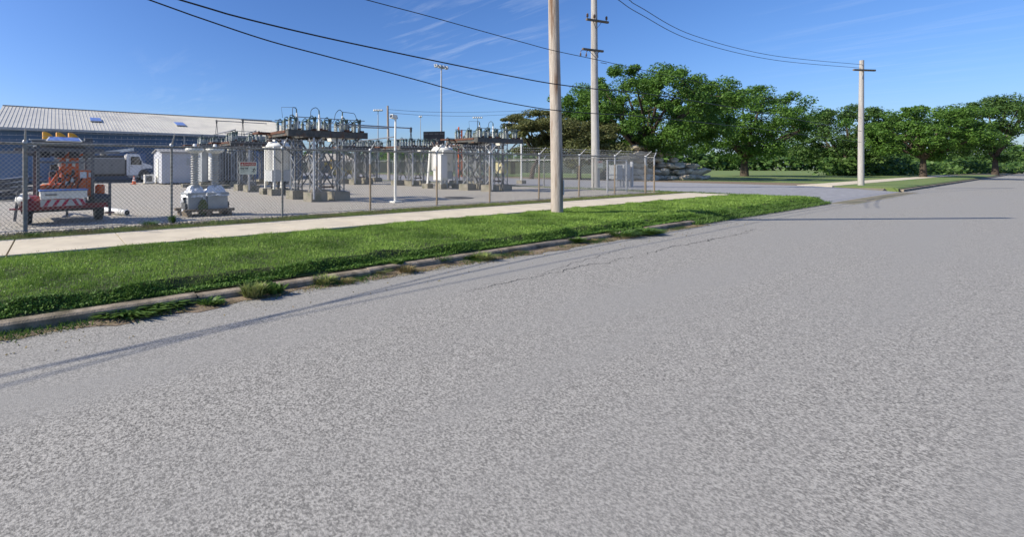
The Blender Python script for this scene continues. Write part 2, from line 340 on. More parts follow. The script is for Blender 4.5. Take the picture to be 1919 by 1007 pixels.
def blades(n, u0, u1, v0, v1, zf, h0, h1, wd, lean=.6):
    u = NR.uniform(u0, u1, n); v = NR.uniform(v0, v1, n); z = np.array([zf(a, b_) for a, b_ in zip(u, v)])
    h = NR.uniform(h0, h1, n) * (.5 + .9 * (np.sin(u * 6.3 + 2 * np.sin(v * 7)) * np.sin(v * 8.9 + 2 * np.sin(u * 3.1)) * .5 + .5)); an = NR.uniform(0, 2 * np.pi, n); ln = NR.uniform(.1, lean, n) * h * 1.3; a2 = NR.uniform(0, 2 * np.pi, n)
    w2 = NR.uniform(.6, 1.3, n) * wd
    P = np.zeros((n, 3, 3)); cx, cy = np.cos(an) * w2, np.sin(an) * w2
    P[:, 0] = np.stack([u - cx, -v - cy, z], 1); P[:, 1] = np.stack([u + cx, -v + cy, z], 1)
    P[:, 2] = np.stack([u + np.cos(a2) * ln, -v + np.sin(a2) * ln, z + h], 1)
    return P.reshape(-1, 3)
def lawn_edge(v): return v
parts = [blades(95000, -4.5, 7, 2.76, 5.52, lawn_z, .028, .052, .0045), blades(70000, 7, 17, 2.76, 5.52, lawn_z, .03, .055, .006),
         blades(36000, 17, 29.8, 2.76, 5.52, lawn_z, .035, .06, .010), blades(15000, -12, -4.5, 2.76, 5.52, lawn_z, .03, .05, .007)]
tag(npmesh('lawn_grass', np.concatenate(parts), 3, 'blade', None, F0, YAW), kind='stuff')
# broad clover leaves in the lawn and hanging over the bank
def leaves(n, u0, u1, v0, v1, zf, h0, h1, s0, s1):
    u = NR.uniform(u0, u1, n); v = NR.uniform(v0, v1, n); z = np.array([zf(a, b_) for a, b_ in zip(u, v)]) + NR.uniform(h0, h1, n)
    c = np.stack([u, -v, z], 1); nrm = NR.normal(0, .55, (n, 3)) + [0, -.15, 1]; nrm /= np.linalg.norm(nrm, axis=1)[:, None]
    t = np.cross(nrm, NR.normal(0, 1, (n, 3))); t /= np.linalg.norm(t, axis=1)[:, None]; q = np.cross(nrm, t); s_ = NR.uniform(s0, s1, n)[:, None]
    P = np.stack([c - t * s_, c + q * s_ * .7, c + t * s_, c - q * s_ * .7], 1); return P.reshape(-1, 3)
tag(npmesh('clover', np.concatenate([leaves(15000, -4.5, 10, 2.8, 5.4, lawn_z, .02, .045, .006, .014), leaves(4000, 10, 29, 4.9, 5.45, lawn_z, .01, .06, .012, .028)]), 4, 'blade', None, F0, YAW), kind='stuff')
tag(npmesh('bank_leaves', np.concatenate([leaves(15000, -4.5, 12, 5.55, 5.70, lawn_z, .0, .04, .008, .02), leaves(9000, 12, 29.8, 5.55, 5.72, lawn_z, .0, .04, .012, .028)]), 4, 'bankleaf_shade', None, F0, YAW), kind='stuff')
tag(npmesh('bank_grass', np.concatenate([blades(26000, -4.5, 12, 5.52, 5.68, lawn_z, .02, .06, .005, 1.2), blades(16000, 12, 29.8, 5.50, 5.70, lawn_z, .03, .07, .009, 1.2)]), 3, 'bankleaf_shade', None, F0, YAW), kind='stuff')
vz = lambda u, v: .0
tag(npmesh('verge_grass', np.concatenate([blades(26000, -9, 8, .18, 1.05, vz, .02, .055, .0055), blades(26000, 8, 29.5, .1, 1.05, vz, .025, .06, .009)]), 3, 'bladedry', None, F0, YAW), kind='stuff')
# rough grass where the kerb is buried and at the street corner
tag(npmesh('rough_grass', np.concatenate([blades(9000, 15.8, 29.8, 5.55, 5.95, lambda u, v: -.15 - .08 * (v > 5.7), .05, .16, .01, 1.0), blades(5000, 28.6, 30.5, -6, 5.5, lambda u, v: -.02, .03, .09, .012, 1.0)]), 3, 'weed', None, F0, YAW), kind='stuff')
# dry litter in the gutter
tag(npmesh('gutter_litter', blades(9000, -7, 16, 5.85, 6.10, lambda u, v: -.242, .004, .03, .006, 3.0), 3, 'straw', None, F0, YAW), kind='stuff')
# crushed stone strip at the fence foot
def stones(n, u0, u1, v0, v1, z, s0, s1):
    c = np.stack([NR.uniform(u0, u1, n), -NR.normal((v0 + v1) / 2, (v1 - v0) / 3, n), np.full(n, z)], 1); s_ = NR.uniform(s0, s1, n)
    base = np.array([(1, 0, 0), (0, 1, 0), (-1, 0, 0), (0, -1, 0), (0, 0, 1.)]); out_ = []
    P = base[None] * s_[:, None, None] * NR.uniform(.6, 1.3, (n, 5, 3)) + c[:, None]
    a = NR.uniform(0, 6.28, n)
    tri = [(0, 1, 4), (1, 2, 4), (2, 3, 4), (3, 0, 4)]
    return np.concatenate([P[:, t] for t in tri], 1).reshape(-1, 3)
tag(npmesh('crushed_stone', np.concatenate([stones(2600, -8, 12, .0, .22, -.005, .015, .05), stones(1400, 12, 28, -.1, .2, -.005, .02, .055), stones(2500, -8, 12, -2.2, -.0, -.006, .008, .022)]), 3, 'stone', None, F0, YAW), kind='stuff')
# cracks in the road: thin ragged ribbons
def crack(p0, p1, wd, amp, n=90, seed=1):
    rr = random.Random(seed); V = []; y = 0
    for i in range(n):
        t = i / (n - 1); y = y * .8 + rr.uniform(-amp, amp); c = Vector(p0).lerp(Vector(p1), t); ww = wd * rr.uniform(.3, 1.2) * (1 - .6 * abs(2 * t - 1))
        V += [(c.x, c.y + y - ww, -.2462), (c.x, c.y + y + ww, -.2462)]
    b = MB().add([W(*p) for p in V], [(2 * i, 2 * i + 1, 2 * i + 3, 2 * i + 2) for i in range(n - 1)])
    return b
def rl(px, py): u, a = UA(G(px, py, -.25)); return (u, a, 0)
b = crack(rl(872, 547), rl(1015, 517), .007, .02, 70, 1); c2 = crack(rl(1015, 517), rl(1195, 479), .009, .03, 90, 2); c3 = crack(rl(1000, 520), rl(1190, 459), .005, .03, 90, 3); c4 = crack(rl(1200, 478), rl(1420, 430), .012, .04, 80, 4)
for c in (c2, c3, c4): b.add(c.v, c.f)
tag(b.build('road_crack', 'crack', fixn=False), kind='structure')
b = MB(); n = 24; pc = G(860, 371)
b.lathe((pc.x, pc.y, 0.001), [(.62, 0), (.62, .012), (.58, .018)], 28)  # flat dark round patch set on the gravel
tag(b.build('dark_disk', 'yarddisk'), 'round dark cover lying flat in the gravel yard behind the fence', 'disk')

# low weeds strung along the gutter in ragged patches
n = 16000; u = NR.uniform(-7, 16.5, n); keep = (np.sin(u * 1.9) + np.sin(u * 4.7 + 1) * .8 + np.sin(u * 11) * .5 + NR.normal(0, .35, n)) > .35; u = u[keep]
v = 5.87 + np.abs(NR.normal(0, .09, len(u))); h = NR.uniform(.015, .07, len(u)); a2 = NR.uniform(0, 6.28, len(u)); w2 = NR.uniform(.003, .010, len(u)); ln = h * NR.uniform(.4, 1.6, len(u))
P = np.zeros((len(u), 3, 3)); z_ = np.full(len(u), -.245)
P[:, 0] = np.stack([u - w2, -v, z_], 1); P[:, 1] = np.stack([u + w2, -v, z_], 1); P[:, 2] = np.stack([u + np.cos(a2) * ln, -v + np.sin(a2) * ln, z_ + h], 1)
tag(npmesh('gutter_weeds', P.reshape(-1, 3), 3, 'weed', None, F0, YAW), kind='stuff')
# dead leaves and clippings blown onto pavement edge and road
tag(npmesh('clippings', np.concatenate([leaves(500, -6, 20, 5.9, 6.6, lambda u, v: -.249, .003, .008, .006, .016), leaves(900, -8, 26, 1.05, 1.3, lambda u, v: .022, .002, .008, .004, .012), leaves(900, -8, 26, 2.6, 2.78, lambda u, v: .022, .002, .008, .004, .012)]), 4, 'straw', None, F0, YAW), kind='stuff')
# ================================================================== fence along the pavement
def galv_rust(name, z0):
    m = M['galv'].copy(); m.name = name; n = m.node_tree; b = n.nodes['Principled BSDF']; col = b.inputs['Base Color'].links[0].from_socket
    t = n.nodes.new('ShaderNodeTexCoord'); s = n.nodes.new('ShaderNodeSeparateXYZ'); n.links.new(t.outputs['Object'], s.inputs[0])
    z = n.nodes.new('ShaderNodeTexNoise'); z.inputs['Scale'].default_value = 9; n.links.new(t.outputs['Object'], z.inputs['Vector'])
    a = n.nodes.new('ShaderNodeMath'); a.operation = 'MULTIPLY_ADD'; n.links.new(z.outputs[0], a.inputs[0]); a.inputs[1].default_value = .5; n.links.new(s.outputs[2], a.inputs[2])
    r = n.nodes.new('ShaderNodeMapRange'); r.inputs[1].default_value = z0 + .25; r.inputs[2].default_value = z0 + .32; r.inputs[3].default_value = 1; r.inputs[4].default_value = 0; n.links.new(a.outputs[0], r.inputs[0])
    x = n.nodes.new('ShaderNodeMix'); x.data_type = 'RGBA'; n.links.new(r.outputs[0], x.inputs[0]); n.links.new(col, x.inputs[6]); x.inputs[7].default_value = (.36, .27, .175, 1)
    n.links.new(x.outputs[2], b.inputs['Base Color']); return m
M['galvrust'] = galv_rust('rusted_galvanised_post', 1.42)
M['galvold'] = mat('old_galvanised_post', (.30, .30, .28), (.17, .17, .155), .65, .3, scale=7, detail=8, c3=(.25, .17, .11), s3=5, lo3=.55, hi3=.75)
RH = 1.885
def diamond(b, u0, u1, z0, z1, pitch, r, y=0.0, ax=0, zig=.0):
    H = z1 - z0; u = u0 - H
    def pt(u_, z_): return (u_, y, z_) if ax == 0 else (y, u_, z_)
    while u < u1:
        for sgn in (1, -1):
            a, c = (u, u + H) if sgn == 1 else (u + H, u)
            p = [a, z0]; q = [c, z1]
            # clip to [u0,u1]
            for e in (p, q):
                cl = min(max(e[0], u0), u1)
                if cl != e[0]:
                    t = (cl - a) / (c - a); e[0] = cl; e[1] = z0 + t * H
            if abs(p[0] - q[0]) < .01: continue
            o_ = .5 * r * sgn
            P = Vector(pt(p[0], p[1])); Q = Vector(pt(q[0], q[1])); d = (Q - P).normalized(); nn = Vector((0, 1, 0)) if ax == 0 else Vector((1, 0, 0)); s_ = d.cross(nn)
            vs = []
            for c_ in (P + nn * o_, Q + nn * o_):
                vs += [c_ + s_ * r, c_ - s_ * .5 * r + nn * .87 * r, c_ - s_ * .5 * r - nn * .87 * r]
            b.add(vs, [(0, 1, 4, 3), (1, 2, 5, 4), (2, 0, 3, 5)])
        u += pitch
    return b
fe = thing('chain_link_fence', F0, YAW, 'long galvanised chain-link fence with barbed wire arms running beside the sidewalk', 'fence')
FU = -9.05, 27.0
posts = [-9.0, -6.0, -3.0, 0.0, 3.0, 6.02, 9.08, 11.95, 14.98, 18.35, 21.3, 24.35, 27.0]
# measured post feet of the photo
for i, (px, py) in enumerate([(47, 437), (322, 414), (530, 401), (695, 391), (820, 384), (919, 378), (1011, 375), (1086, 366), (1153, 361)]):
    r = Vector(((px - CX) / FPX, 1, 0)); t = 11.174 / (r.x * -.5124 + r.y * .8588); posts[i + 3] = UA(r * t)[0]
for i, u in enumerate(posts):
    thick = .046 if i in (3, 12) else .031
    ln = [0, 0, 0, .0, 0, 0, 0, -.01, .0, .04, .06, .04, 0][i]
    b = MB().tube([(u, .03, -.1), (u + ln, .03, RH + .02)], thick, 10)
    po = b.build('fence_post', 'galvold' if i < 6 else 'galvrust', fe)
    a = MB(); dirx = 0
    a.tube([(u + ln, .03, RH + .01), (u + ln + .02, -.24, RH + .30)], [.024, .014], 8)
    a.lathe((u + ln, .03, RH + .0), [(.05, 0), (.052, .05), (.03, .075)], 10)
    a.build('barb_arm', 'galv', po)
b = MB()
for i in range(len(posts) - 1): b.tube([(posts[i], .03, RH), (posts[i + 1], .03, RH)], .028, 8)
b.build('top_rail', 'galvold', fe)
b = MB(); b.tube([(FU[0], .0, .05), (27, .0, .05)], .008, 6); b.build('bottom_wire', 'galv', fe)
b = MB(); diamond(b, FU[0], 27.0, .03, RH + .02, .092, .0035, -.008); b.build('chain_link_mesh', 'mesh', fe, fixn=False)
for k in range(3):
    t = (k + .6) / 3; b = MB(); y = .03 - .27 * t; z = RH + .02 + .28 * t
    for i in range(len(posts) - 1):
        n = 6; pts = [(posts[i] + (posts[i + 1] - posts[i]) * j / n, y, z - .03 * math.sin(math.pi * j / n)) for j in range(n + 1)]
        b.tube(pts, .0028, 4, False)
        uu = posts[i] + .1
        while uu < posts[i + 1]:
            b.bar((uu, y - .02, z - .02), (uu, y + .02, z + .02), .003, .003); b.bar((uu, y + .02, z - .02), (uu, y - .02, z + .02), .003, .003); uu += .125
    b.build('barbed_wire', 'galv', fe, fixn=False)
# return fence on the street side of the yard
f2 = thing('chain_link_fence', W(27.9, 0), YAW, 'side run of chain-link fence at the far end of the gravel yard', 'fence')
b = MB(); diamond(b, 0, 44, .03, RH, .16, .0035, 0, ax=1); b.build('chain_link_mesh', 'mesh', f2, fixn=False)
MB().tube([(0, 0, RH), (0, 44, RH)], .022, 6).build('top_rail', 'galvold', f2)
MB().tube([(0, 0, .1), (0, 44, .1)], .018, 6).build('bottom_rail', 'galvold', f2)
for k in range(15):
    p = MB().tube([(0, k * 3.1, -.1), (0, k * 3.1, RH)], .035, 8).build('fence_post', 'galvold' if k % 3 else 'galvrust', f2)
    MB().tube([(0, k * 3.1, RH), (.22, k * 3.1, RH + .26)], .02, 6).build('barb_arm', 'galv', p)
for k in range(2):
    MB().tube([(.08 + .1 * k, 0, RH + .1 + .11 * k), (.08 + .1 * k, 44, RH + .1 + .11 * k)], .004, 4).build('barbed_wire', 'galv', f2)
# gate frame panels standing at the corner (galvanised double frame)
gt = thing('yard_gate', W(25.6, 1.2), YAW, 'galvanised chain-link gate standing at the right corner of the yard behind the fence', 'gate')
b = MB()
for x in (0, 2.0): b.tube([(x, 0, 0), (x, 0, 1.75)], .045, 8)
for z in (.12, .95, 1.72): b.tube([(0, 0, z), (2.0, 0, z)], .022, 8)
b.build('gate_frame', 'galv', gt); b = MB(); diamond(b, 0, 2, .12, 1.72, .0785, .0022); b.build('chain_link_mesh', 'mesh', gt, fixn=False)

def sign(name, loc, yaw, wd, ht, label, lines, pict=True):
    s = thing(name, loc, yaw, label, 'sign')
    b = MB(); c = .02; x0, x1, z0, z1 = -wd / 2, wd / 2, -ht / 2, ht / 2
    b.prism([(x0 + c, z0), (x1 - c, z0), (x1, z0 + c), (x1, z1 - c), (x1 - c, z1), (x0 + c, z1), (x0, z1 - c), (x0, z0 + c)], 0, .004); b.build('sign_plate', 'signpaper', s)
    hb = ht * .27
    MB().span((x0 + wd * .06, -.003, z1 - ht * .05 - hb), (x1 - wd * .06, -.0005, z1 - ht * .05)).build('danger_panel', 'signred', s)
    text('DANGER', hb * .86, s, 'danger_lettering', 'signpaper', (x0 + wd * .26, -.0045, z1 - ht * .05 - hb * .80), (R(90), 0, 0), .0005, bold=.0006)
    tx = x0 + wd * .17; tz = z1 - ht * .05 - hb * .5; r = hb * .36
    b = MB().prism([(tx - r * 1.15, tz - r * .9), (tx + r * 1.15, tz - r * .9), (tx, tz + r)], -.005, -.0035); b.build('warning_triangle', 'signpaper', s)
    MB().prism([(tx - r * .12, tz - r * .3), (tx + r * .12, tz - r * .3), (tx + r * .2, tz + r * .5), (tx - r * .2, tz + r * .5)], -.0058, -.0052).build('exclamation_mark', 'signred', s)
    for t_, sz, zz_, bd in lines:
        text(t_, ht * sz, s, 'lettering', 'black', (x0 + wd * .06, -.003, z0 + ht * zz_), (R(90), 0, 0), .0005, bold=bd)
    if pict:   # falling figure struck by a bolt
        b = MB(); q = lambda x, z: (x0 + wd * x, -.003, z0 + ht * z)
        b.tube([q(.86, .50), q(.868, .51)], .012, 8); b.tube([q(.86, .46), q(.82, .30)], .011, 6)
        b.tube([q(.85, .44), q(.79, .40), q(.74, .44)], .006, 6); b.tube([q(.86, .44), q(.92, .36), q(.93, .30)], .006, 6)
        b.tube([q(.82, .30), q(.76, .24), q(.70, .18)], .007, 6); b.tube([q(.82, .30), q(.86, .20), q(.80, .12)], .007, 6)
        b.bar(q(.62, .55), q(.72, .44), .006, .002); b.bar(q(.92, .12), q(.97, .10), .014, .002)
        b.build('pictogram', 'black', s)
    return s
r = Vector(((465 - CX) / FPX, 1, 0)); t = 11.12 / (r.x * -.5124 + r.y * .8588); p = r * t; p.z = at(465, 315, p.y).z
sign('danger_sign', p, YAW, .49, .335, 'cream danger sign with red heading hanging on the chain-link fence', [('Hazardous voltage', .095, .60, .0), ('Keep Out!', .15, .43, .003), ('Will shock, burn or', .085, .29, 0), ('cause death', .085, .18, 0)])

# ================================================================== utility poles and overhead wires
def wood_pole(base, top, r0, r1, H, m):
    b = MB(); n = 14; pts = []; rs = []
    for i in range(n + 1):
        t = i / n; pts.append(Vector((0, 0, -.3)).lerp(Vector((top[0], top[1], H)), t) + Vector((.012 * math.sin(t * 9), 0, 0))); rs.append(r0 + (r1 - r0) * t)
    return b.tube(pts, rs, 18)
pn = G(1044, 399)
t1 = thing('utility_pole', (pn.x, pn.y, 0), 0, 'thick brown wooden utility pole standing in the lawn at the sidewalk edge', 'utility pole', 'wooden utility poles')
wood_pole(None, (-.17, 0), .168, .125, 11.5, 'pole').build('pole_shaft', 'pole', t1)
MB().span((.10, -.155, .55), (.13, -.14, 1.0)).build('tag_plate', 'galv', t1)
pf = G(1116, 351.5)
t2 = thing('utility_pole', (pf.x, pf.y, 0), 0, 'tall grey wooden pole with two wooden crossarms behind the fence', 'utility pole', 'wooden utility poles')
wood_pole(None, (-.12, 0), .25, .17, 13.6, 'pole2').build('pole_shaft', 'pole2', t2)
def crossarm(z, half, off, ins, down):
    ad = Vector((.94, .34, 0)); b = MB(); c = Vector((-.1 + off, -.24, z))
    arm = b.bar(c - ad * half, c + ad * half, .11, .13).build('crossarm', 'timber', t2)
    for s_ in (-1, 1): MB().bar(c + ad * s_ * .42, Vector((-.1, -.24, z - .55)), .03, .012).build('arm_brace', 'darkmetal', arm)
    for x in ins:
        b = MB(); p0 = c + ad * x
        if not down: b.lathe(p0 + Vector((0, 0, .06)), [(.02, 0), (.02, .1), (.075, .11), (.05, .17), (.08, .19), (.05, .25), (.075, .27), (.03, .34)], 10)
        else:
            b.tube([p0 + Vector((0, 0, -.03)), p0 + Vector((-.14, -.02, -.14)), p0 + Vector((-.16, -.02, -.42))], .022, 6); b.lathe(p0 + Vector((-.16, -.02, -.45)), [(.05, 0), (.05, .1), (.03, .2)], 8)
        b.build('insulator', 'brown_porcelain', arm)
crossarm(at(1120, 41, pf.y).z, .98, .08, (-.9, -.28, .82), False)
crossarm(at(1107, 95.5, pf.y).z, .92, -.22, (-.9, -.4, .62), True)
MB().bar((.15, -.3, at(0, 119, pf.y).z), (.55, -.3, at(0, 121, pf.y).z), .03, .03).build('standoff_bracket', 'darkmetal', t2)

sg = sign('danger_sign', (0, 0, 0), 0, .36, .48, 'small weathered danger sign with red heading on the far pole behind the fence', [('Keep Out!', .12, .4, .002)], False)
p = at(1124.5, 308, pf.y - .35); sg.location = p
# ladder of wires in the vertical plane of the near pole
def plane_pt(px, py, a):
    r = Vector(((px - CX) / FPX, 1, 0)); t = (11.174 + a) / (r.x * -.5124 + r.y * .8588); return at(px, py, t)
def smooth_path(P, n=10):
    out_ = []
    for i in range(len(P) - 1):
        p0, p1, p2, p3 = P[max(i - 1, 0)], P[i], P[i + 1], P[min(i + 2, len(P) - 1)]
        for j in range(n):
            t = j / n; out_.append(.5 * ((2 * p1) + (p2 - p0) * t + (2 * p0 - 5 * p1 + 4 * p2 - p3) * t * t + (3 * p1 - p0 - 3 * p2 + p3) * t ** 3))
    return out_ + [P[-1]]
def wire(pixels, a, r, label, group=None, ext=6):
    P = [plane_pt(x, y, a) for x, y in pixels]
    d = (P[0] - P[1]).normalized(); P = [P[0] + d * 22 + Vector((0, 0, .5)), P[0] + d * 12 + Vector((0, 0, .15)), P[0] + d * 5 + Vector((0, 0, .02))] + P
    b = MB().tube(smooth_path(P), r, 6, False)
    return tag(b.build('overhead_wire', 'cable', fixn=False), label, 'wire', group)
A1 = UA((pn.x, pn.y, 0))[1] - .16
wire([(340, 0), (450, 32), (600, 68), (740, 98), (860, 123), (960, 143), (1038, 157), (1120, 167), (1200, 174), (1330, 194), (1450, 216), (1614, 246)], A1 - .22, .015, 'thick black cable crossing the near pole, upper of the two low cables')
wire([(282, 0), (380, 35), (500, 75), (600, 102), (700, 128), (790, 152), (880, 177), (960, 194), (1036, 206), (1120, 213), (1200, 218), (1330, 231), (1450, 245), (1614, 267)], A1, .0125, 'black cable crossing the near pole, lowest of the overhead cables')
wire([(690, 0), (800, 29), (900, 57), (980, 79), (1036, 94), (1120, 112), (1200, 130), (1330, 158), (1450, 186), (1614, 221)], A1 - .02, .010, 'thin black wire slanting down past the crossarms, highest across the near pole')
def farwire(P, r, label):
    return tag(MB().tube(smooth_path([at(*p) for p in P]), r, 5, False).build('overhead_wire', 'cable', fixn=False), label, 'wire')
farwire([(728, 205, 46), (800, 209.5, 52), (900, 210, 60), (1030, 204, 70), (1110, 190, 80)], .018, 'faint distant wire leaving the short far pole, upper one')
farwire([(728, 211, 46), (800, 216, 52), (900, 217, 60), (1030, 209, 70), (1110, 197, 80)], .018, 'faint distant wire leaving the short far pole, lower one')
farwire([(1120, -30, 17), (1160, 0, 18), (1200, 26, 19.8), (1300, 76, 23.5), (1450, 112, 28), (1611, 127, 33)], .014, 'black wire at the top right sky, left of a pair')
farwire([(1150, -22, 17), (1180, 0, 18), (1200, 13, 19.2), (1300, 66, 23.5), (1450, 104, 28), (1618, 121, 33)], .014, 'black wire at the top right sky, right of a pair')
tb_ = thing('utility_pole', (40.2, 33.0, 0), 0, 'wooden pole past the cross street at the far right carrying the overhead wires', 'utility pole', 'wooden utility poles')
MB().tube([(0, 0, -.2), (0, 0, 4), (.05, 0, 9.3)], [.17, .15, .12], 12).build('pole_shaft', 'pole2', tb_)
MB().bar((-.8, -.2, 8.55), (.8, -.2, 8.5), .11, .12).build('crossarm', 'timber', tb_)
p3 = G(729, 337)
t3 = thing('utility_pole', (p3.x, p3.y, 0), 0, 'distant short brown pole leaning left beyond the gravel yard', 'utility pole', 'wooden utility poles')
top = at(726.5, 198, p3.y) - Vector((p3.x, p3.y, 0))
MB().tube([(0, 0, -.2), (top.x * .5, 0, top.z * .5), (top.x, 0, top.z)], [.17, .13, .10], 10).build('pole_shaft', 'pole', t3)

# ================================================================== white lamp post in the yard
pl = G(740.5, 379.5)
t = thing('lamp_post', (pl.x, pl.y, 0), YAW, 'slim white floodlight post in the gravel close behind the fence', 'lamp post')
MB().box((0, 0, .03), (.38, .38, .06)).build('base_plate', 'whitepaint', t)
MB().tube([(0, 0, .05), (0, 0, 1.9), (.02, 0, 3.28)], [.05, .045, .038], 10).build('post_shaft', 'whitepaint', t)
b = MB().box((.0, 0, 3.28), (.14, .14, .06)); b.bar((.1, 0, 3.32), (-.14, -.02, 3.3), .04, .04); b.build('bracket', 'darkmetal', t)
b = MB().box((-.10, -.02, 3.33), (.24, .17, .14), Matrix.Rotation(R(8), 3, 'Y')); lh = b.build('lamp_head', 'whitepaint', t)
MB().box((-.225, -.02, 3.345), (.012, .13, .10), Matrix.Rotation(R(8), 3, 'Y')).build('lens', 'glass', lh)

# ================================================================== ball-field floodlights, scoreboard, tower
def field_light(px, top, d, n, wide, label, tilt=0, r=.12, yaw=0):
    x = (px - CX) / FPX * d; H = at(px, top, d).z
    t = thing('floodlight_mast', (x, d, 0), yaw, label, 'floodlight mast', 'tall ball-field floodlights')
    MB().tube([(0, 0, -.1), (0, 0, H)], [r * 1.5, r * .8], 8).build('mast', 'galv', t)
    MB().bar((-wide / 2, 0, H - .1), (wide / 2, 0, H - .1), .14, .14).build('light_bar', 'galv', t)
    for i in range(n):
        xx = (-.5 + (i + .5) / n) * wide
        b = MB().lathe((xx, -.15, H - .35), [(.14, -.18), (.34, .20), (.30, .24), (.12, .50)], 8, axis=Vector((0, .75, .45)).normalized()); b.build('floodlight', 'greypaint', t)
    return t
m1 = field_light(827, 122, 72, 4, 3.4, 'tallest floodlight mast with two lamp pairs rising behind the white breaker', yaw=R(35), r=.14)
for i, c in enumerate([c for c in m1.children if c.name.startswith('floodlight')]): pass
field_light(708.5, 205, 125, 6, 2.6, 'cluster floodlight mast left of the short far pole', r=.13)
field_light(788, 217, 140, 2, 1.0, 'small twin floodlight mast left of the black scoreboard', r=.11)
field_light(895, 219, 150, 5, 3.4, 'wide floodlight mast behind the orange tower', r=.10)
field_light(963, 228, 160, 4, 4.6, 'low wide floodlight mast beside the bronze tree', r=.10)
d = 60; p = at(814, 258, d); t = thing('scoreboard', (p.x, d, 0), R(-12), 'black rectangular scoreboard raised on posts behind the white breaker', 'scoreboard')
MB().span((-1.45, -.15, at(0, 272, d).z - .4), (1.35, .15, at(0, 246.5, d).z)).build('board', 'scoreboard', t)
for k in range(4):
    MB().span((-1.35 + .68 * k, -.17, at(0, 250, d).z - .18), (-1.35 + .68 * k + .55, -.152, at(0, 250, d).z + .02)).build('display_panel', 'darkmetal', t)
for x in (-1.0, .9): MB().span((x - .08, -.08, 0), (x + .08, .08, at(0, 272, d).z - .4)).build('leg', 'steelgrey', t)
d = 58; x = (862.5 - CX) / FPX * d; t = thing('lattice_mast', (x, d, 0), 0, 'bright orange steel mast behind the right switch rack', 'mast')
zt = at(0, 238, d).z; b = MB()
for sx in (-.2, .2): b.bar((sx, 0, 0), (sx, 0, zt - (.0 if sx < 0 else .35)), .13, .2)
k = .3
while k < zt - .6: b.bar((-.2, 0, k), (.2, 0, k + .3), .05, .06); b.bar((-.2, 0, k + .3), (.2, 0, k + .3), .05, .06); k += .45
b.build('mast_frame', 'orange', t)

# ================================================================== blue warehouse
RL = Vector((-32.2, 45.3, 0)); wid = 10.0
EL = RL - da * wid; wl = 29.6
wh = thing('warehouse', EL, YAW, 'long blue metal warehouse with pale ribbed roof across the back of the yard', 'building')
ev, rd = 4.62, 7.55
b = MB(); b.span((0.25, .45, -.1), (wl - .25, 2 * wid - .45, ev + .02))
b.prism([(.45, ev), (2 * wid - .45, ev), (wid, rd - .12)], .25, wl - .25, 'x')
# wall ribs
x = .3
while x < wl - .3: b.span((x, .425, 0), (x + .06, .47, ev - .05)); x += .32
b.build('wall', 'siding', wh)
b = MB(); b.span((.4, .38, .15), (12.0, .424, 2.65)); lw = b.build('lower_wall_panel', 'sidinglight', wh)
sl_ = math.atan2(rd - ev, wid); rot = Matrix.Rotation(sl_, 3, 'X'); rot2 = Matrix.Rotation(-sl_, 3, 'X'); LR = math.hypot(rd - ev, wid)
b = MB(); b.box((wl / 2, wid / 2, (ev + rd) / 2 + .05), (wl + .3, LR + .1, .06), rot); b.box((wl / 2, wid * 1.5, (ev + rd) / 2 + .05), (wl + .3, LR + .1, .06), rot2)
x = .05
while x < wl: b.box((x, wid / 2, (ev + rd) / 2 + .10), (.03, LR + .08, .035), rot); x += .31
b.box((wl / 2, wid, rd + .09), (wl + .32, .5, .06)); b.build('roof', 'roof', wh)
b = MB().span((-.15, -.12, ev - .12), (wl + .15, .05, ev + .08)); b.build('gutter', 'trim', wh)
for px_ in (345, 545):
    r = Vector(((px_ - CX) / FPX, 1, 0)); q = EL + da * .4; dd = q.dot(da); pp = r * (dd / r.dot(da)); lx = (pp - EL).dot(du)
    MB().span((lx - .09, .28, .1), (lx + .09, .42, ev - .12)).build('downspout', 'trim', wh)
for px_, py_, sz in ((179, 226, 1.0), (337, 234, 1.0)):
    # hit roof plane
    n_ = (da * math.sin(-sl_) + Vector((0, 0, math.cos(sl_)))); q = EL + Vector((0, 0, ev + .1)); rr = at(px_, py_, 1) - Vector((0, 0, CAMH)); o_ = Vector((0, 0, CAMH))
    tt = (q - o_).dot(n_) / rr.dot(n_); hp = o_ + rr * tt - EL; lx, ly, lz = hp.dot(du), hp.dot(da), hp.z
    f = MB().box((lx, ly, lz + .09), (1.05, 1.7, .07), rot).build('skylight', 'greypaint', wh)
    b = MB()
    for i in range(3):
        for j in range(3): b.box(Vector((lx, ly, lz + .14)) + rot @ Vector((-.33 + .33 * i, -.54 + .54 * j, 0)), (.29, .49, .03), rot)
    b.build('pane', 'solar', f)
# dark strips stand for the shaded gap under the boom; dock door
for (a0, a1, z0, z1) in ((2.3, 5.2, 2.75, 3.25), (5.7, 6.6, 2.75, 3.25)):
    f = MB().span((a0, .36, z0), (a1, .42, z1)).build('window', 'trim', wh); MB().span((a0 + .06, .35, z0 + .06), (a1 - .06, .358, z1 - .06)).build('pane', 'glass', f)
f = MB().span((21.0, .36, 0), (24.2, .42, 3.4)).build('door', 'sidinglight', wh)
MB().span((13.2, .36, 0), (14.2, .42, 2.1)).build('door', 'trim', wh)

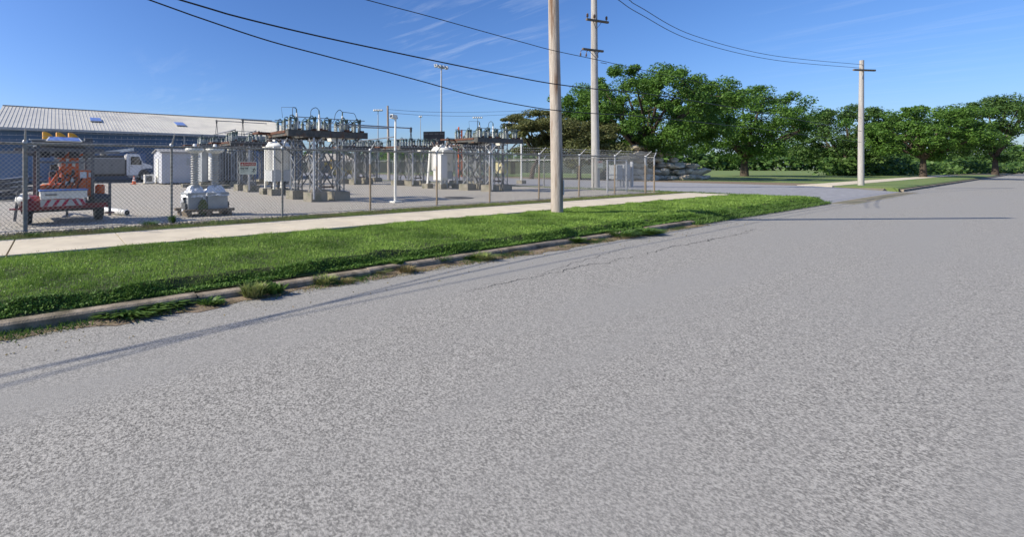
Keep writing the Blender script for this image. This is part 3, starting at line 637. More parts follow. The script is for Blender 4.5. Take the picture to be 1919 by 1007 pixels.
# ================================================================== storage shed
ps = G(303, 346); t = thing('storage_shed', (ps.x, ps.y, 0), YAW, 'pale grey storage shed with low gable roof between the truck and the wrapped bushings', 'shed')
SL, SD, SE, SP = 3.6, 3.2, 2.52, 2.78
b = MB().span((0, 0, .1), (SL, SD, SE)); b.prism([(0, SE), (SD, SE), (SD / 2, SP - .05)], 0, SL, 'x')
x = .3
while x < SL: b.span((x, -.012, .12), (x + .03, 0, SE)); x += .4
x = .3
while x < SD: b.span((-.012, x, .12), (0, x + .03, SE)); x += .4
b.build('wall', 'shedwall', t)
a_ = math.atan2(SP - SE, SD / 2); lr = math.hypot(SP - SE, SD / 2) + .22
b = MB(); b.box((SL / 2, SD / 4 - .06, (SE + SP) / 2), (SL + .3, lr, .07), Matrix.Rotation(a_, 3, 'X')); b.box((SL / 2, SD * .75 + .06, (SE + SP) / 2), (SL + .3, lr, .07), Matrix.Rotation(-a_, 3, 'X'))
b.build('roof', 'shingle', t)
MB().span((1.9, -.03, 1.5), (2.65, -.013, 2.05)).build('vent', 'greypaint', t)
MB().span((-.04, 1.2, .1), (-.013, 2.1, 2.0)).build('door', 'whitepaint', t)
for x in (.3, 1.7, 3.2): MB().span((x - .15, .1, -.05), (x + .15, 3.2, .1)).build('skid', 'timber', t)
pa = G(280, 345); t = thing('air_unit', (pa.x, pa.y, 0), YAW, 'small white cabinet unit on the ground between truck and shed', 'cabinet')
MB().span((-.35, 0, .08), (.35, .6, .75)).build('cabinet_body', 'whitepaint', t); MB().span((-.38, -.03, .0), (.38, .63, .08)).build('pad', 'footing', t)
MB().span((-.25, -.02, .2), (.2, -.002, .65)).build('grille', 'steelgrey', t)

# ================================================================== traffic cone
pc = G(251, 345.5); t = thing('traffic_cone', (pc.x, pc.y, 0), 0, 'orange traffic cone with white bands in front of the truck wheel', 'traffic cone')
MB().box((0, 0, .02), (.4, .4, .04)).build('base', 'orange', t)
MB().lathe((0, 0, .04), [(.15, 0), (.03, .62)], 16).build('cone_body', 'orange', t)
for z0, z1 in ((.22, .33), (.42, .5)):
    MB().lathe((0, 0, .04), [(.155 - .12 * z0 / .62 * 1.0, z0), (.155 - .12 * z1 / .62, z1)], 16).build('reflective_band', 'conewhite', t)

# ================================================================== bucket truck
pt = G(287, 341); tr = thing('bucket_truck', (pt.x, pt.y, 0), YAW, 'white-cabbed utility bucket truck parked facing right in front of the warehouse', 'truck')
MB().span((-9.5, .5, .55), (-.15, 1.7, .8)).build('chassis', 'darkmetal', tr)
cab = MB().prism([(-2.75, .62), (-.98, .62), (-.98, 1.0), (-.75, 1.25), (-.1, 1.22), (-.02, 1.38), (-.3, 1.55), (-1.05, 1.72), (-1.42, 2.42), (-1.6, 2.5), (-2.6, 2.5), (-2.75, 2.42)], .12, 2.1).build('cab', 'whiteclean', tr)
MB().prism([(-2.35, 1.55), (-1.25, 1.55), (-1.2, 1.68), (-1.48, 2.28), (-2.35, 2.28)], .10, .119).build('side_window', 'glass', cab)
MB().span((-2.5, .095, .7), (-2.48, .119, 2.35)).build('door_seam', 'darkmetal', cab); MB().span((-1.18, .1, .7), (-1.16, .119, 1.55)).build('door_seam', 'darkmetal', cab)
MB().span((-2.35, .06, 1.38), (-2.15, .11, 1.42)).build('door_handle', 'darkmetal', cab)
b = MB().span((-1.35, -.15, 1.55), (-1.25, .05, 1.95)); b.bar((-1.3, .12, 1.9), (-1.3, -.1, 1.9), .03, .03); b.build('wing_mirror', 'darkmetal', cab)
MB().span((-2.6, -.05, .45), (-1.5, .12, .55)).build('step', 'galv', tr)
b = MB(); pts = [(-.35 - .62 + .62 * math.cos(t_) * 1.0, .55 + .62 * math.sin(t_)) for t_ in [i * math.pi / 8 for i in range(9)]]
b.prism([(x_, z_) for x_, z_ in pts], .08, .35); b.build('wheel_arch', 'darkmetal', cab)
MB().span((-.3, .1, .45), (.08, 2.1, .72)).build('bumper', 'galv', tr)
def wheel(parent, x, y, r, wd, rimm='galv', ax=(0, 1, 0)):
    w_ = MB().lathe((x, y, r), [(r * .62, 0), (r * .94, .0), (r, wd * .15), (r, wd * .85), (r * .94, wd), (r * .62, wd)], 22, axis=ax).build('wheel', 'rubber', parent)
    MB().lathe((x, y, r), [(r * .6, -.01), (r * .62, wd + .01)], 16, axis=ax).build('rim', rimm, w_)
    MB().lathe((x, y, r), [(r * .18, -.05), (r * .2, wd + .04)], 10, axis=ax).build('hub', 'darkmetal', w_)
    return w_
for x, y in ((-.97, .1), (-.97, 1.85), (-6.8, .1), (-6.8, 1.75)): wheel(tr, x, y, .5, .3)
bd = MB(); bd.span((-9.6, 0, .75), (-2.95, .5, 2.08)); bd.span((-9.6, 1.7, .75), (-2.95, 2.2, 2.08)); bd.span((-9.6, .5, .8), (-2.95, 1.7, 1.1)); body = bd.build('utility_body', 'bodygrey', tr)
for x0, x1, z0 in ((-4.0, -3.05, .85), (-4.95, -4.1, .85), (-6.2, -5.05, 1.3), (-7.25, -6.3, .85)):
    dd = MB().span((x0, -.02, z0), (x1, -.002, 2.0)).build('compartment_door', 'bodygrey', body); MB().span((x1 - .2, -.04, 1.45), (x1 - .1, -.021, 1.55)).build('latch', 'darkmetal', dd)
MB().span((-9.65, -.03, 2.08), (-2.9, 2.2, 2.13)).build('body_top', 'greypaint', tr)
tu = MB().lathe((-5.0, 1.1, 1.1), [(.35, 0), (.35, 1.2), (.28, 1.5)], 14).build('turret', 'bodygrey', tr)
bm = MB().bar((-5.2, 1.1, 2.55), (-1.9, 1.0, 2.95), .22, .26).build('boom', 'whitepaint', tr)
MB().bar((-15.5, .45, 2.5), (-3.4, .45, 2.62), .24, .2).build('boom', 'bodygrey', tr); MB().span((-9.4, .1, 2.13), (-3.0, .3, 2.36)).build('boom_gap_shade', 'darkmetal', tr)  # dark box under the long boom stands for the shaded gap
MB().span((-2.3, .6, 2.62), (-1.6, 1.3, 2.72)).build('boom_rest', 'frame', tr)
b = MB().span((-16.3, .2, 1.9), (-15.5, 1.0, 2.9)); b.build('bucket', 'whitepaint', tr)
tr.scale = (.80, .9, 1.0)
# ================================================================== substation racks
def ribbed(o, r, h, n=7, axis=None, seg=12, rim=.78):
    prof = [(r * rim, 0)]; st = h / n
    for i in range(n): z = i * st; prof += [(r * rim, z + st * .15), (r, z + st * .45), (r, z + st * .6), (r * rim, z + st * .8)]
    prof.append((r * .7, h)); return MB().lathe(o, prof, seg, axis)
def insulator(parent, x, y, z, r=.085, h=.36, cap='copper', m='porcelain', axis=None, knife=0):
    i = ribbed((x, y, z), r, h, 6, axis).build('insulator', m, parent)
    a = Vector(axis) if axis is not None else Vector((0, 0, 1))
    c = Vector((x, y, z)) + a * h
    b = MB().lathe(c, [(r * .8, -.01), (r * .85, .06), (r * .35, .08), (r * .3, .14)], 8, axis)
    if knife:
        b.bar(c + Vector((-.05, 0, .06)), c + Vector((.05, 0, .2)), .05, .04); b.box(c + Vector((.02, 0, .12)), (.10, .09, .10))
    b.build('cap', cap, i); return i
def arc(p, q, h, n=12):
    p, q = Vector(p), Vector(q); return [p.lerp(q, i / n) + Vector((0, 0, h * math.sin(math.pi * i / n) ** .7)) for i in range(n + 1)]
def column(t, x, y, H, wc=.38, dc=.36, foot=True):
    b = MB(); e = .028
    for sx in (-1, 1):      # four angle legs tied by zigzag lacing
        for sy in (-1, 1):
            X, Y = x + sx * wc / 2, y + sy * dc / 2
            b.span((X - .006, min(Y, Y - sy * 2 * e), .1), (X + .006, max(Y, Y - sy * 2 * e), H)); b.span((min(X, X - sx * 2 * e), Y - .006, .1), (max(X, X - sx * 2 * e), Y + .0065, H))
    c = b.build('column', 'channel', t)
    l = MB(); z = .38; k = 0; st = .36
    while z < H - .15:
        z2 = min(z + st, H - .03); s_ = 1 if k % 2 else -1
        for sy in (-1, 1): l.bar((x - s_ * wc / 2, y + sy * (dc / 2 + .012), z), (x + s_ * wc / 2, y + sy * (dc / 2 + .012), z2), .010, .035, up=(0, 0, 1))
        l.bar((x - (wc / 2 + .012), y - s_ * dc / 2, z), (x - (wc / 2 + .012), y + s_ * dc / 2, z2), .010, .03, up=(0, 0, 1))
        z = z2; k += 1
    l.build('lacing', 'galv', c)
    if foot:
        f = MB().box((x, y, .15), (.74, .66, .42)).build('footing', 'footing', t)
        b = MB().box((x, y, .372), (.5, .42, .025))
        b.build('base_plate', 'steelgrey', f)
def rack(px, zc, H, L, D, label, seed, cols=((1.35, .25), (2.45, .25), (1.35, 1.85), (2.45, 1.85)), arresters=(.55, 1.55, 2.65), small=(), rows=(.1, .95, 1.95), front=None, dens=.30, stubs=True):
    rr = random.Random(seed); p = Vector(((px - CX) / FPX * zc, zc, 0))
    t = thing('switch_rack', p, YAW, label, 'switch rack', 'steel racks of high-voltage switches')
    bh = .26
    for x, y in cols: column(t, x, y, H - bh)
    b = MB()
    for y in (.0, D):      # channel beams, web and flanges
        b.span((0, y - .012, H - bh), (L, y + .012, H)); 
        for z in (H - bh, H - .02): b.span((0, y - (.0 if y else -.012), z), (L, y + .09, z + .02)) if y == 0 else b.span((0, y - .09, z), (L, y - .012, z + .02))
    for x in (.03, 1.1, 1.35, 2.45, L - .8, L - .03): b.span((x - .03, .02, H - bh + .025), (x + .03, D - .02, H - .03))
    b.span((.0, .10, H - .018), (L, .34, H - .002)); b.span((.2, D - .34, H - .018), (L - .1, D - .10, H - .002))
    b.build('platform_frame', 'beam', t)
    MB().span((-.03, .25, H - .12), (.0, D - .2, H - .02)).build('end_channel', 'rust', t)
    b = MB()
    b.span((-.55, D - .5, H - .10), (0, D - .42, H - .02)); b.span((-.55, D - .1, H - .10), (0, D - .02, H - .02)); b.span((-.58, D - .55, H - .10), (-.5, D + .05, H - .02)); b.build('outrigger_frame', 'rust', t)
    # braces under the platform
    b = MB(); xs = sorted(set(c[0] for c in cols)); ys = sorted(set(c[1] for c in cols))
    if len(xs) > 1:
        for y in ys:
            b.bar((xs[0] + .2, y, 1.55), (xs[-1] - .2, y, H - bh), .02, .06); b.bar((xs[0] + .2, y + .03, H - bh), (xs[-1] - .2, y + .03, 1.55), .02, .06)
            b.bar((xs[0] + .2, y, .5), (xs[-1] - .2, y, 1.4), .02, .06); b.bar((xs[0] + .2, y + .03, 1.4), (xs[-1] - .2, y + .03, .5), .02, .06)
            b.bar((xs[-1] + .15, y, H - bh - .7), (L - .25, y, H - bh + .02), .05, .06); b.bar((xs[0] - .15, y, H - bh - .7), (.3, y, H - bh + .02), .05, .06)
    if len(ys) > 1:
        for x in xs: b.bar((x, ys[0] + .15, .7), (x, ys[-1] - .15, H - .5), .05, .02); b.bar((x + .03, ys[0] + .15, H - .5), (x + .03, ys[-1] - .15, .7), .05, .02)
    b.build('cross_bracing', 'steelgrey', t)
    MB().span((2.05, .12, H - .40), (2.55, .5, H - .27)).build('junction_box', 'whitepaint', t)
    MB().span((1.5, .6, H - .38), (1.95, 1.2, H - .30)).build('equipment_shelf', 'greypaint', t)
    MB().tube([(xs[0] - .28, -.12, .1), (xs[0] - .28, -.12, H - .3)], .045, 8).build('conduit', 'galv', t)
    for ri, y in enumerate(rows):
        x = .12 + .18 * ri; k = 0; prev = None
        while x < L - .05:
            hh = .29 + .05 * rr.random() if k % 3 else .36
            i_ = insulator(t, x, y, H, .082, hh, knife=(k % 2))
            top = Vector((x, y, H + hh + .12))
            if prev is not None and k % 2 == 1:
                sw = MB().bar(prev, top, .035, .05); sw.bar(prev + Vector((0, 0, .05)), prev.lerp(top, .5) + Vector((0, 0, .13)), .025, .03); sw.bar(prev.lerp(top, .5) + Vector((0, 0, .13)), top, .025, .03)
                sw.build('switch_blade', 'copper', t)
            prev = top; x += (.25 if k % 2 == 0 else .25 + dens * rr.uniform(.5, 1.3)); k += 1
    # fuse boxes bridging pairs of small posts, rods and clamps between the big insulators
    for fx, fy in ((L * .66, .28), (L * .80, .5), (L * .2, 1.3), (L * .47, 1.5)):
        f = MB().span((fx - .17, fy - .04, H + .24), (fx + .17, fy + .04, H + .31)).build('fuse_box', 'steelgrey', t)
        for q in (-.12, .12): ribbed((fx + q, fy, H), .045, .24, 4, None, 8).build('insulator', 'porcelain', f)
    b = MB()
    for k in range(14):
        x_ = rr.uniform(.1, L - .1); y_ = rr.choice(rows) + rr.uniform(-.1, .2); z_ = H + rr.uniform(.3, .5)
        b.bar((x_, y_, z_), (x_ + rr.uniform(-.25, .25), y_ + rr.uniform(-.3, .3), z_ + rr.uniform(-.1, .16)), .018, .018)
    b.build('connector_rods', 'busgrey', t)
    b = MB()
    for k in range(9): x_ = rr.uniform(.05, L - .2); b.span((x_, -.05, H + .002), (x_ + rr.uniform(.06, .2), .08, H + rr.uniform(.03, .09)))
    b.build('clamps', 'rust', t)
    if len(xs) > 1: MB().span((xs[0] + .2, ys[0] - .03, .52), (xs[-1] - .2, ys[0] + .03, .60)).build('tie_beam', 'beam', t)
    for y in (rows[0] + .12, rows[-1] - .1):
        z = H + .50 + .05 * rr.random()
        MB().tube([(.3, y, z), (L + .0, y, z)], .016, 6).build('bus_bar', 'busgrey', t)
    MB().tube([(.6, 1.2, H + .32), (L + .1, 1.2, H + .30)], .014, 6).build('bus_bar', 'busgrey', t)
    for j, x in enumerate(arresters):
        ax = Vector((-.10 + .04 * j, 0, 1)).normalized(); y = .22
        MB().lathe((x, y, H), [(.075, 0), (.075, .2), (.06, .25), (.055, .42), (.045, .55), (.03, .68)], 10, ax).build('cable_termination', 'whitepaint', t)
        tp = Vector((x, y, H)) + ax * .68
        MB().tube([tp, tp + ax * .16], .028, 6).build('terminal', 'copper', t)
        tp = tp + ax * .16
        if j == 0: P = [tp, tp + Vector((-.15, 0, .03)), tp + Vector((-.17, 0, -.3)), tp + Vector((-.2, .1, -.45))]
        elif j == 1: P = [tp, tp + Vector((-.15, 0, .1)), tp + Vector((-.36, 0, -.02)), tp + Vector((-.4, 0, -.3)), tp + Vector((-.52, .05, -.42))]
        else: P = [tp, tp + Vector((-.15, 0, .08)), tp + Vector((-.34, 0, -.1)), tp + Vector((-.42, 0, -.4)), tp + Vector((-.6, .05, -.5))]
        MB().tube(smooth_path([Vector(q) for q in P], 5), .013, 6).build('jumper_cable', 'cable', t)
        if j == 2: MB().tube(smooth_path([tp, tp + Vector((.5, .1, 0)), tp + Vector((.78, .2, -.04)), tp + Vector((1.0, .3, -.4))], 6), .012, 5).build('jumper_cable', 'cable', t)
        if j == 0: MB().tube([tp + Vector((0, 0, .05)), tp + Vector((-.5, .3, .06)), tp + Vector((-.45, .3, -.35))], .008, 5).build('jumper_cable', 'cable', t)
    return t
rack(540, 16.97, 2.83, 3.78, 2.1, 'nearest steel switch rack on lattice columns, right of the left white breaker', 1)
rack(642, 33.5, 2.95, 3.9, 2.1, 'far switch rack seen just right of and behind the nearest rack', 2, arresters=())
rack(750, 31, 2.86, 3.9, 2.1, 'middle switch rack behind the white lamp post, left of the right breaker', 3, arresters=())
rack(895, 24.1, 3.0, 3.95, 2.1, 'right switch rack nearest the brown utility pole with curved jumpers', 4, arresters=(.5, 1.6, 2.7))
rack(374, 29.5, 2.92, 3.9, 2.1, 'leftmost switch rack behind the wrapped bushings and radiator', 5, arresters=())
rack(432, 23.7, 2.78, 3.6, 2.0, 'switch rack with rusty frame behind the danger sign', 6, arresters=(), cols=((1.30, .25), (1.30, 1.75)), dens=.8)

rack(478, 33.5, 2.9, 3.9, 2.1, 'far switch rack half hidden behind the left white breaker', 7, arresters=())
rack(668, 39, 3.1, 3.9, 2.1, 'farthest switch rack left of the short distant pole', 8, arresters=())
rack(868, 30.5, 2.95, 3.9, 2.1, 'switch rack standing behind the right rack and right breaker', 9, arresters=())
def breaker(px, zc, label, rad, zb, zt, slant):
    p = Vector(((px - CX) / FPX * zc, zc, 0)); t = thing('circuit_breaker', p, YAW, label, 'circuit breaker', 'white oil circuit breakers')
    tank = MB(); tank.lathe((0, 0, 0), [(rad * .92, zb), (rad, zb + .05), (rad, zt - .28), (rad * 1.03, zt - .27), (rad * 1.03, zt - .2), (rad * .85, zt - .08), (rad * .5, zt)], 24)
    tk = tank.build('tank', 'whitepaint', t)
    MB().box((0, 0, zt + .02), (rad * .9, rad * .8, .16)).build('tank_lid', 'whitepaint', tk)
    for k in range(6):
        an = k * math.pi / 3 + .3; ax = Vector((math.cos(an) * .45, math.sin(an) * .45, 1)).normalized()
        q = Vector((math.cos(an) * rad * .62, math.sin(an) * rad * .62, zt - .16)); MB().lathe(q, [(.14, 0), (.14, .14), (.10, .18)], 10, ax).build('bushing_turret', 'whitepaint', tk)
        bs = ribbed(q + ax * .16, .085, .36, 6, ax, 10).build('bushing', 'brown_porcelain', t)
        MB().tube([q + ax * .5, q + ax * .66], .022, 6).build('terminal', 'copper', bs)
    if not slant:
        MB().span((-rad * .95, -rad * .9, zb - .55), (rad * 1.0, rad * .5, zb + .0)).build('control_cabinet', 'greypaint', t)
        for k in range(3): MB().span((-.45 + .35 * k, -.2, .0), (-.38 + .35 * k, -.12, zb - .5)).build('pipe_leg', 'darkmetal', t)
    else:
        cb = MB().span((-1.0, -.85, .55), (-.45, -.2, 2.15)).build('control_cabinet', 'whitepaint', t)
        MB().span((-.93, -.868, .7), (-.52, -.852, 2.05)).build('cabinet_door', 'whiteclean', cb)
        MB().span((-.42, -.5, .9 - .3), (.35, .3, zb)).build('mechanism_box', 'greypaint', t)
        for k in range(2): MB().span((-.35 + .35 * k, -.35, 0), (-.24 + .35 * k, -.25, .62)).build('pipe_leg', 'galv', t)
    for sx in (-1, 1):
        for sy in (-1, 1):
            xt, xb = sx * rad * .75, sx * (rad * .75 + (.22 if slant else .0))
            MB().bar((xb, sy * rad * .85, .28), (xt, sy * rad * .85, zt - .25), .10, .10).build('leg', 'whitepaint' if sx * sy else 'galv', t)
            MB().box((xb, sy * rad * .85, .13), (.5, .5, .34)).build('footing', 'footing', t)
    MB().bar((-rad * .8, -rad * .95, 1.9), (-rad * .1, -rad * 1.0, 1.5), .03, .03).build('gauge_pipe', 'copper', t)
    return t
breaker(521, 22.2, 'left white circuit breaker tank on legs between danger sign and nearest rack', .60, 1.22, 2.62, False)
breaker(829, 28.5, 'right white circuit breaker with splayed legs in front of the black scoreboard', .68, 1.12, 2.66, True)

# power transformer with radiator fins
pr = Vector(((411 - CX) / FPX * 30.5, 30.5, 0)); t = thing('power_transformer', pr, YAW, 'grey power transformer with vertical radiator fins behind the wrapped bushings', 'transformer')
MB().span((-1.1, .35, .35), (2.4, 1.9, 2.5)).build('tank', 'tankgrey', t)
b = MB()
for k in range(9): b.span((-.05 + k * .2, -.25, .45), (.0 + k * .2, .35, 2.45))
b.tube([(-.1, .05, 2.3), (1.7, .05, 2.3)], .05, 8); b.tube([(-.1, .05, .6), (1.7, .05, .6)], .05, 8); b.build('radiator', 'tankgrey', t)
b = MB()
for k in range(3): b.span((2.0 + k * .2, -.25, .45), (2.05 + k * .2, .35, 2.45))
b.build('radiator', 'tankgrey', t)
MB().span((-1.3, -.1, -.1), (2.7, 2.1, .3)).build('concrete_pad', 'footing', t)
b = MB().lathe((-.45, .0, .45), [(.28, 0), (.30, .04), (.30, 1.9), (.24, 2.0), (.1, 2.06)], 18).build('expansion_tank', 'whitepaint', t)
for k in range(3): ribbed((-.5 + k * .9, 1.1, 2.5), .09, .45, 6).build('bushing', 'brown_porcelain', t)
# concrete slabs lying in the gravel
for i, (a_, y_, l_, lab) in enumerate(((361, 351, 1.3, 'low concrete block on the gravel left of the second wrapped bushing'), (405, 354, 1.9, 'low concrete block on the gravel right of the second wrapped bushing'), (462, 346, 2.4, 'long pale concrete slab behind the footing of the rusty rack'))):
    q = G(a_, y_); tag(MB().span((-l_ / 2, 0, -.05), (l_ / 2, .5, .22)).build('concrete_block', 'footing', None, q, YAW), lab, 'concrete block', 'loose concrete blocks in the yard')
# free-standing bus pipes
def bus(P, posts_, label, r=.028):
    t = thing('bus_pipe', (P[0].x, P[0].y, 0), 0, label, 'bus pipe', 'overhead bus pipes'); o_ = Vector((P[0].x, P[0].y, 0))
    MB().tube([p - o_ for p in P], r, 8).build('pipe', 'busgrey', t)
    for q in posts_:
        q = q - o_; s_ = MB().bar(q + Vector((-.07, 0, -.95)), q + Vector((0, 0, -.1)), .03, .03); s_.bar(q + Vector((.09, 0, -.95)), q + Vector((0, 0, -.1)), .03, .03); s_.lathe(q + Vector((0, 0, -.2)), [(.05, 0), (.06, .1), (.05, .2), (.03, .26)], 8); s_.build('support', 'darkmetal', t)
    return t
bus([at(403, 226, 29.5), at(500, 231.5, 32.3)], [at(406, 226, 29.6)], 'left overhead bus pipe above the leftmost rack')
bus([at(452, 224.5, 26), at(530, 229, 28.5)], [at(455, 225, 26.1)], 'dark overhead bus pipe above the rusty rack')
bus([at(398, 253, 29.5), at(441, 243, 24.5)], [], 'pale slanting bus pipe from the leftmost rack up to the rusty rack', .035)
bus([at(456, 252, 29.5), at(480, 245, 26)], [], 'short slanting bus pipe right of the rusty rack insulators', .03)
bus([at(640, 233, 17.9), at(688, 235.5, 19), at(772, 240.5, 21.8)], [at(770, 240.5, 21.7)], 'long bus pipe running right from the nearest rack, lower end')
bus([at(640, 237, 18.6), at(728, 240.5, 21.4)], [], 'short bus pipe running right from the nearest rack to the far pole')
bus([at(668, 265, 32), at(738, 256.5, 27.5)], [], 'pale slanting bus pipe above the far rack', .035)
bus([at(735, 262, 31.5), at(760, 260, 30)], [], 'stub bus pipe beside the white lamp post')

# ================================================================== plastic-wrapped bushings near the fence
def wrapped(px, zc, label, left):
    p = Vector(((px - CX) / FPX * zc, zc, 0)); t = thing('bushing_unit', p, YAW + (.1 if left else 0), label, 'bushing', 'plastic-wrapped bushings behind the fence')
    b = MB()
    for x in (-.3, .3): b.span((x - .06, -.42, 0), (x + .06, .42, .13))
    b.span((-.45, -.42, .13), (.45, -.30, .2)); b.span((-.45, .3, .13), (.45, .42, .2)); b.build('timber_skid', 'timber', t)
    bx = MB().span((-.29, -.27, .2), (.29, .27, .66)); bx.span((-.32, -.30, .60), (.32, .30, .645)); bx.build('tank', 'tankgrey', t)
    for sx in (-1, 1): MB().span((sx * .34 - .02, -.2, .2), (sx * .34 + .02, .1, .38)).build('lug', 'steelgrey', t)
    cz = .72
    MB().lathe((0, 0, .66), [(.2, 0), (.17, .1), (.14, .2)], 16).build('flange', 'tankgrey', t)
    ribbed((0, 0, .82), .125, .95, 14, None, 20, .70).build('porcelain_column', 'porcelainlight', t)
    MB().lathe((0, 0, 1.76), [(.10, 0), (.12, .03), (.21, .05), (.265, .09), (.27, .14), (.23, .19), (.12, .21), (.06, .22), (.05, .28), (.03, .29)], 24).build('cap', 'whitepaint', t)
    # crumpled film: displaced shell around the tank and flange
    rr = random.Random(int(px)); n = 26; rows_ = 13; V = []
    for j in range(rows_):
        tt = j / (rows_ - 1)
        for i in range(n):
            an = 2 * math.pi * i / n
            if left: z = .12 + .72 * tt; rad = (.40 if tt < .62 else .40 - .24 * (tt - .62) / .38)
            else: z = .56 + .28 * tt; rad = .44 - .26 * tt
            sq = 1 / max(abs(math.cos(an)), abs(math.sin(an))) ** .5
            rad2 = rad * (.9 * sq) * (1 + rr.uniform(-.07, .07)) + .02 * math.sin(7 * an + 6 * tt)
            V.append((rad2 * math.cos(an) * .98, rad2 * math.sin(an) * .85, z + rr.uniform(-.02, .02)))
    F = [(j * n + i, j * n + (i + 1) % n, (j + 1) * n + (i + 1) % n, (j + 1) * n + i) for j in range(rows_ - 1) for i in range(n)
         if not (left and j < 7 and (i + 3) % n in range(17, 24) )]
    MB().add(V, F, False).build('plastic_wrap', 'plastic', t)
    return t
wrapped(365, 12.75, 'plastic-wrapped bushing with disc cap close behind the fence, left one of the pair', True)
wrapped(403, 12.95, 'bushing on bare grey tank with wrapped top behind the fence, right of the pair', False)

# ================================================================== orange light tower trailer
pw = (G(56, 420) + G(180, 412)) / 2; TY = R(37)
t = thing('light_tower_trailer', (pw.x, pw.y, 0), TY, 'orange and red traffic signal trailer with amber hoods and chevron toolbox behind the fence', 'trailer')
for x in (-.86, .70): wheel(t, x, .0, .30, .17, 'darkmetal', (1, 0, 0))
for x0, x1, m in ((-.93, -.55, 'darkred'), (.62, .96, 'darkmetal')):
    b = MB(); pts = [(-.42, .42)] + [(.42 * -math.cos(a_), .40 + .28 * math.sin(a_)) for a_ in [k * math.pi / 8 for k in range(9)]] + [(.36, .42)] + [(.36 * math.cos(a_), .40 + .22 * math.sin(a_)) for a_ in [k * math.pi / 8 for k in range(9)]]
    b.prism([(-.44, .36), (-.44, .58), (-.3, .68), (.3, .68), (.44, .58), (.44, .36), (.40, .36), (.40, .56), (.28, .63), (-.28, .63), (-.40, .56), (-.40, .36)], x0, x1, 'x'); b.build('fender', m, t)
b = MB().lathe((-.88, -.15, .60), [(.02, -.3), (.14, -.2), (.16, 0), (.14, .15), (.02, .2)], 12, (0, 1, 0)); b.build('fender_cap', 'whitepaint', t)
b = MB(); b.span((-.95, -.46, .36), (.92, -.36, .48)); b.span((-.6, -.36, .38), (-.5, 1.5, .48)); b.span((.5, -.36, .38), (.6, 1.5, .48)); b.span((-.6, 1.4, .37), (.6, 1.5, .49)); b.bar((-.3, 1.5, .43), (0, 2.6, .45), .08, .1); b.bar((.3, 1.5, .43), (0, 2.6, .45), .08, .1); b.build('chassis', 'darkred', t)
b = MB().span((-.9, -.05, .27), (.9, .05, .35)); b.span((.0, -.3, .15), (.05, -.25, .4)); b.build('axle', 'darkmetal', t)
MB().span((-.5, -.3, .47), (.6, 1.3, .50)).build('deck', 'darkmetal', t)
tb = MB().span((-.55, -.5, .62), (.44, -.12, .80)).build('toolbox', 'whitepaint', t)
MB().span((-.57, -.52, .803), (.46, -.10, .84)).build('toolbox_lid', 'blue', tb); MB().span((-.46, -.512, .70), (-.22, -.502, .74)).build('nameplate', 'bodygrey', tb)
cp = MB().span((-.55, -.49, .44), (.40, -.475, .60)).build('chevron_panel', 'greypaint', t)
b = MB(); z0, z1 = .445, .597
for k in range(3):
    x = -.50 + k * .19; b.prism([(x, z0), (x + .08, z0), (x + .17, z1), (x + .09, z1)], -.495, -.4905)
for k in range(2):
    x = .10 + k * .15; b.prism([(x + .09, z0), (x + .17, z0), (x + .08, z1), (x, z1)], -.495, -.4905)
b.build('chevron_stripe', 'chevronred', cp)
b = MB(); [MB().span(p_, q_).build('side_post', 'frame', t) for p_, q_ in (((-.60, -.12, .48), (-.53, -.05, 2.02)), ((.60, -.12, .48), (.67, -.05, 1.98)), ((-.60, .9, .48), (-.53, .97, 1.9)), ((.60, .9, .48), (.67, .97, 1.9)))]; b.span((-.60, -.13, 1.48), (.66, -.06, 1.53)); b.build('cross_bar', 'frame', t)
b = MB(); b.span((-.78, -.16, 1.77), (.90, -.04, 1.86)); b.span((-.3, .3, 1.86), (.5, .5, 1.97)); b.span((.5, .5, 1.6), (.62, .62, 2.05)); b.span((-.70, -.16, 1.96), (.62, -.06, 2.04)); b.span((-.6, -.10, 1.90), (.55, .95, 1.94)); b.span((.44, -.2, 1.86), (.62, .0, 2.12)); b.span((-1.0, .86, 1.8), (1.1, .97, 1.88)); b.span((-.78, .3, 1.66), (.75, .38, 1.74)); b.bar((-.6, .9, 1.8), (-.2, 0, 1.9), .05, .05); b.bar((.6, .9, 1.8), (.2, 0, 1.9), .05, .05); b.build('top_frame', 'frame', t)
MB().span((-.75, -.2, 2.045), (.66, -.05, 2.065)).build('walkway_panel', 'greypaint', t)
for x in (-.42, -.10, .22):
    MB().span((x - .1, -.14, 1.62), (x + .1, .1, 1.768)).build('floodlight', 'scoreboard', t)
sp = MB().add([(-.43, -.32, 2.03), (.36, -.32, 2.03), (.31, -.10, 2.14), (-.34, -.10, 2.14), (-.43, -.30, 2.005), (.36, -.30, 2.005), (.31, -.08, 2.115), (-.34, -.08, 2.115)], [(0, 1, 2, 3), (7, 6, 5, 4), (0, 4, 5, 1), (1, 5, 6, 2), (2, 6, 7, 3), (3, 7, 4, 0)]).build('solar_panel', 'whitepaint', t)
sp2 = MB().add([(-.395, -.314, 2.037), (.325, -.314, 2.037), (.285, -.12, 2.134), (-.315, -.12, 2.134)], [(0, 1, 2, 3)]); sp2.build('solar_cells', 'solar', sp, fixn=False)
for x in (-.35, -.06, .21):
    h = MB(); h.prism([(x - .11, 2.08), (x + .12, 2.08), (x + .115, 2.12), (x + .08, 2.175), (x + .02, 2.225), (x - .05, 2.255), (x - .10, 2.262), (x - .112, 2.25)], -.05, .13); o_ = h.build('signal_hood', 'amber', t)
    MB().span((x - .12, -.05, 1.90), (x + .10, .15, 2.078)).build('signal_head', 'amber', o_)
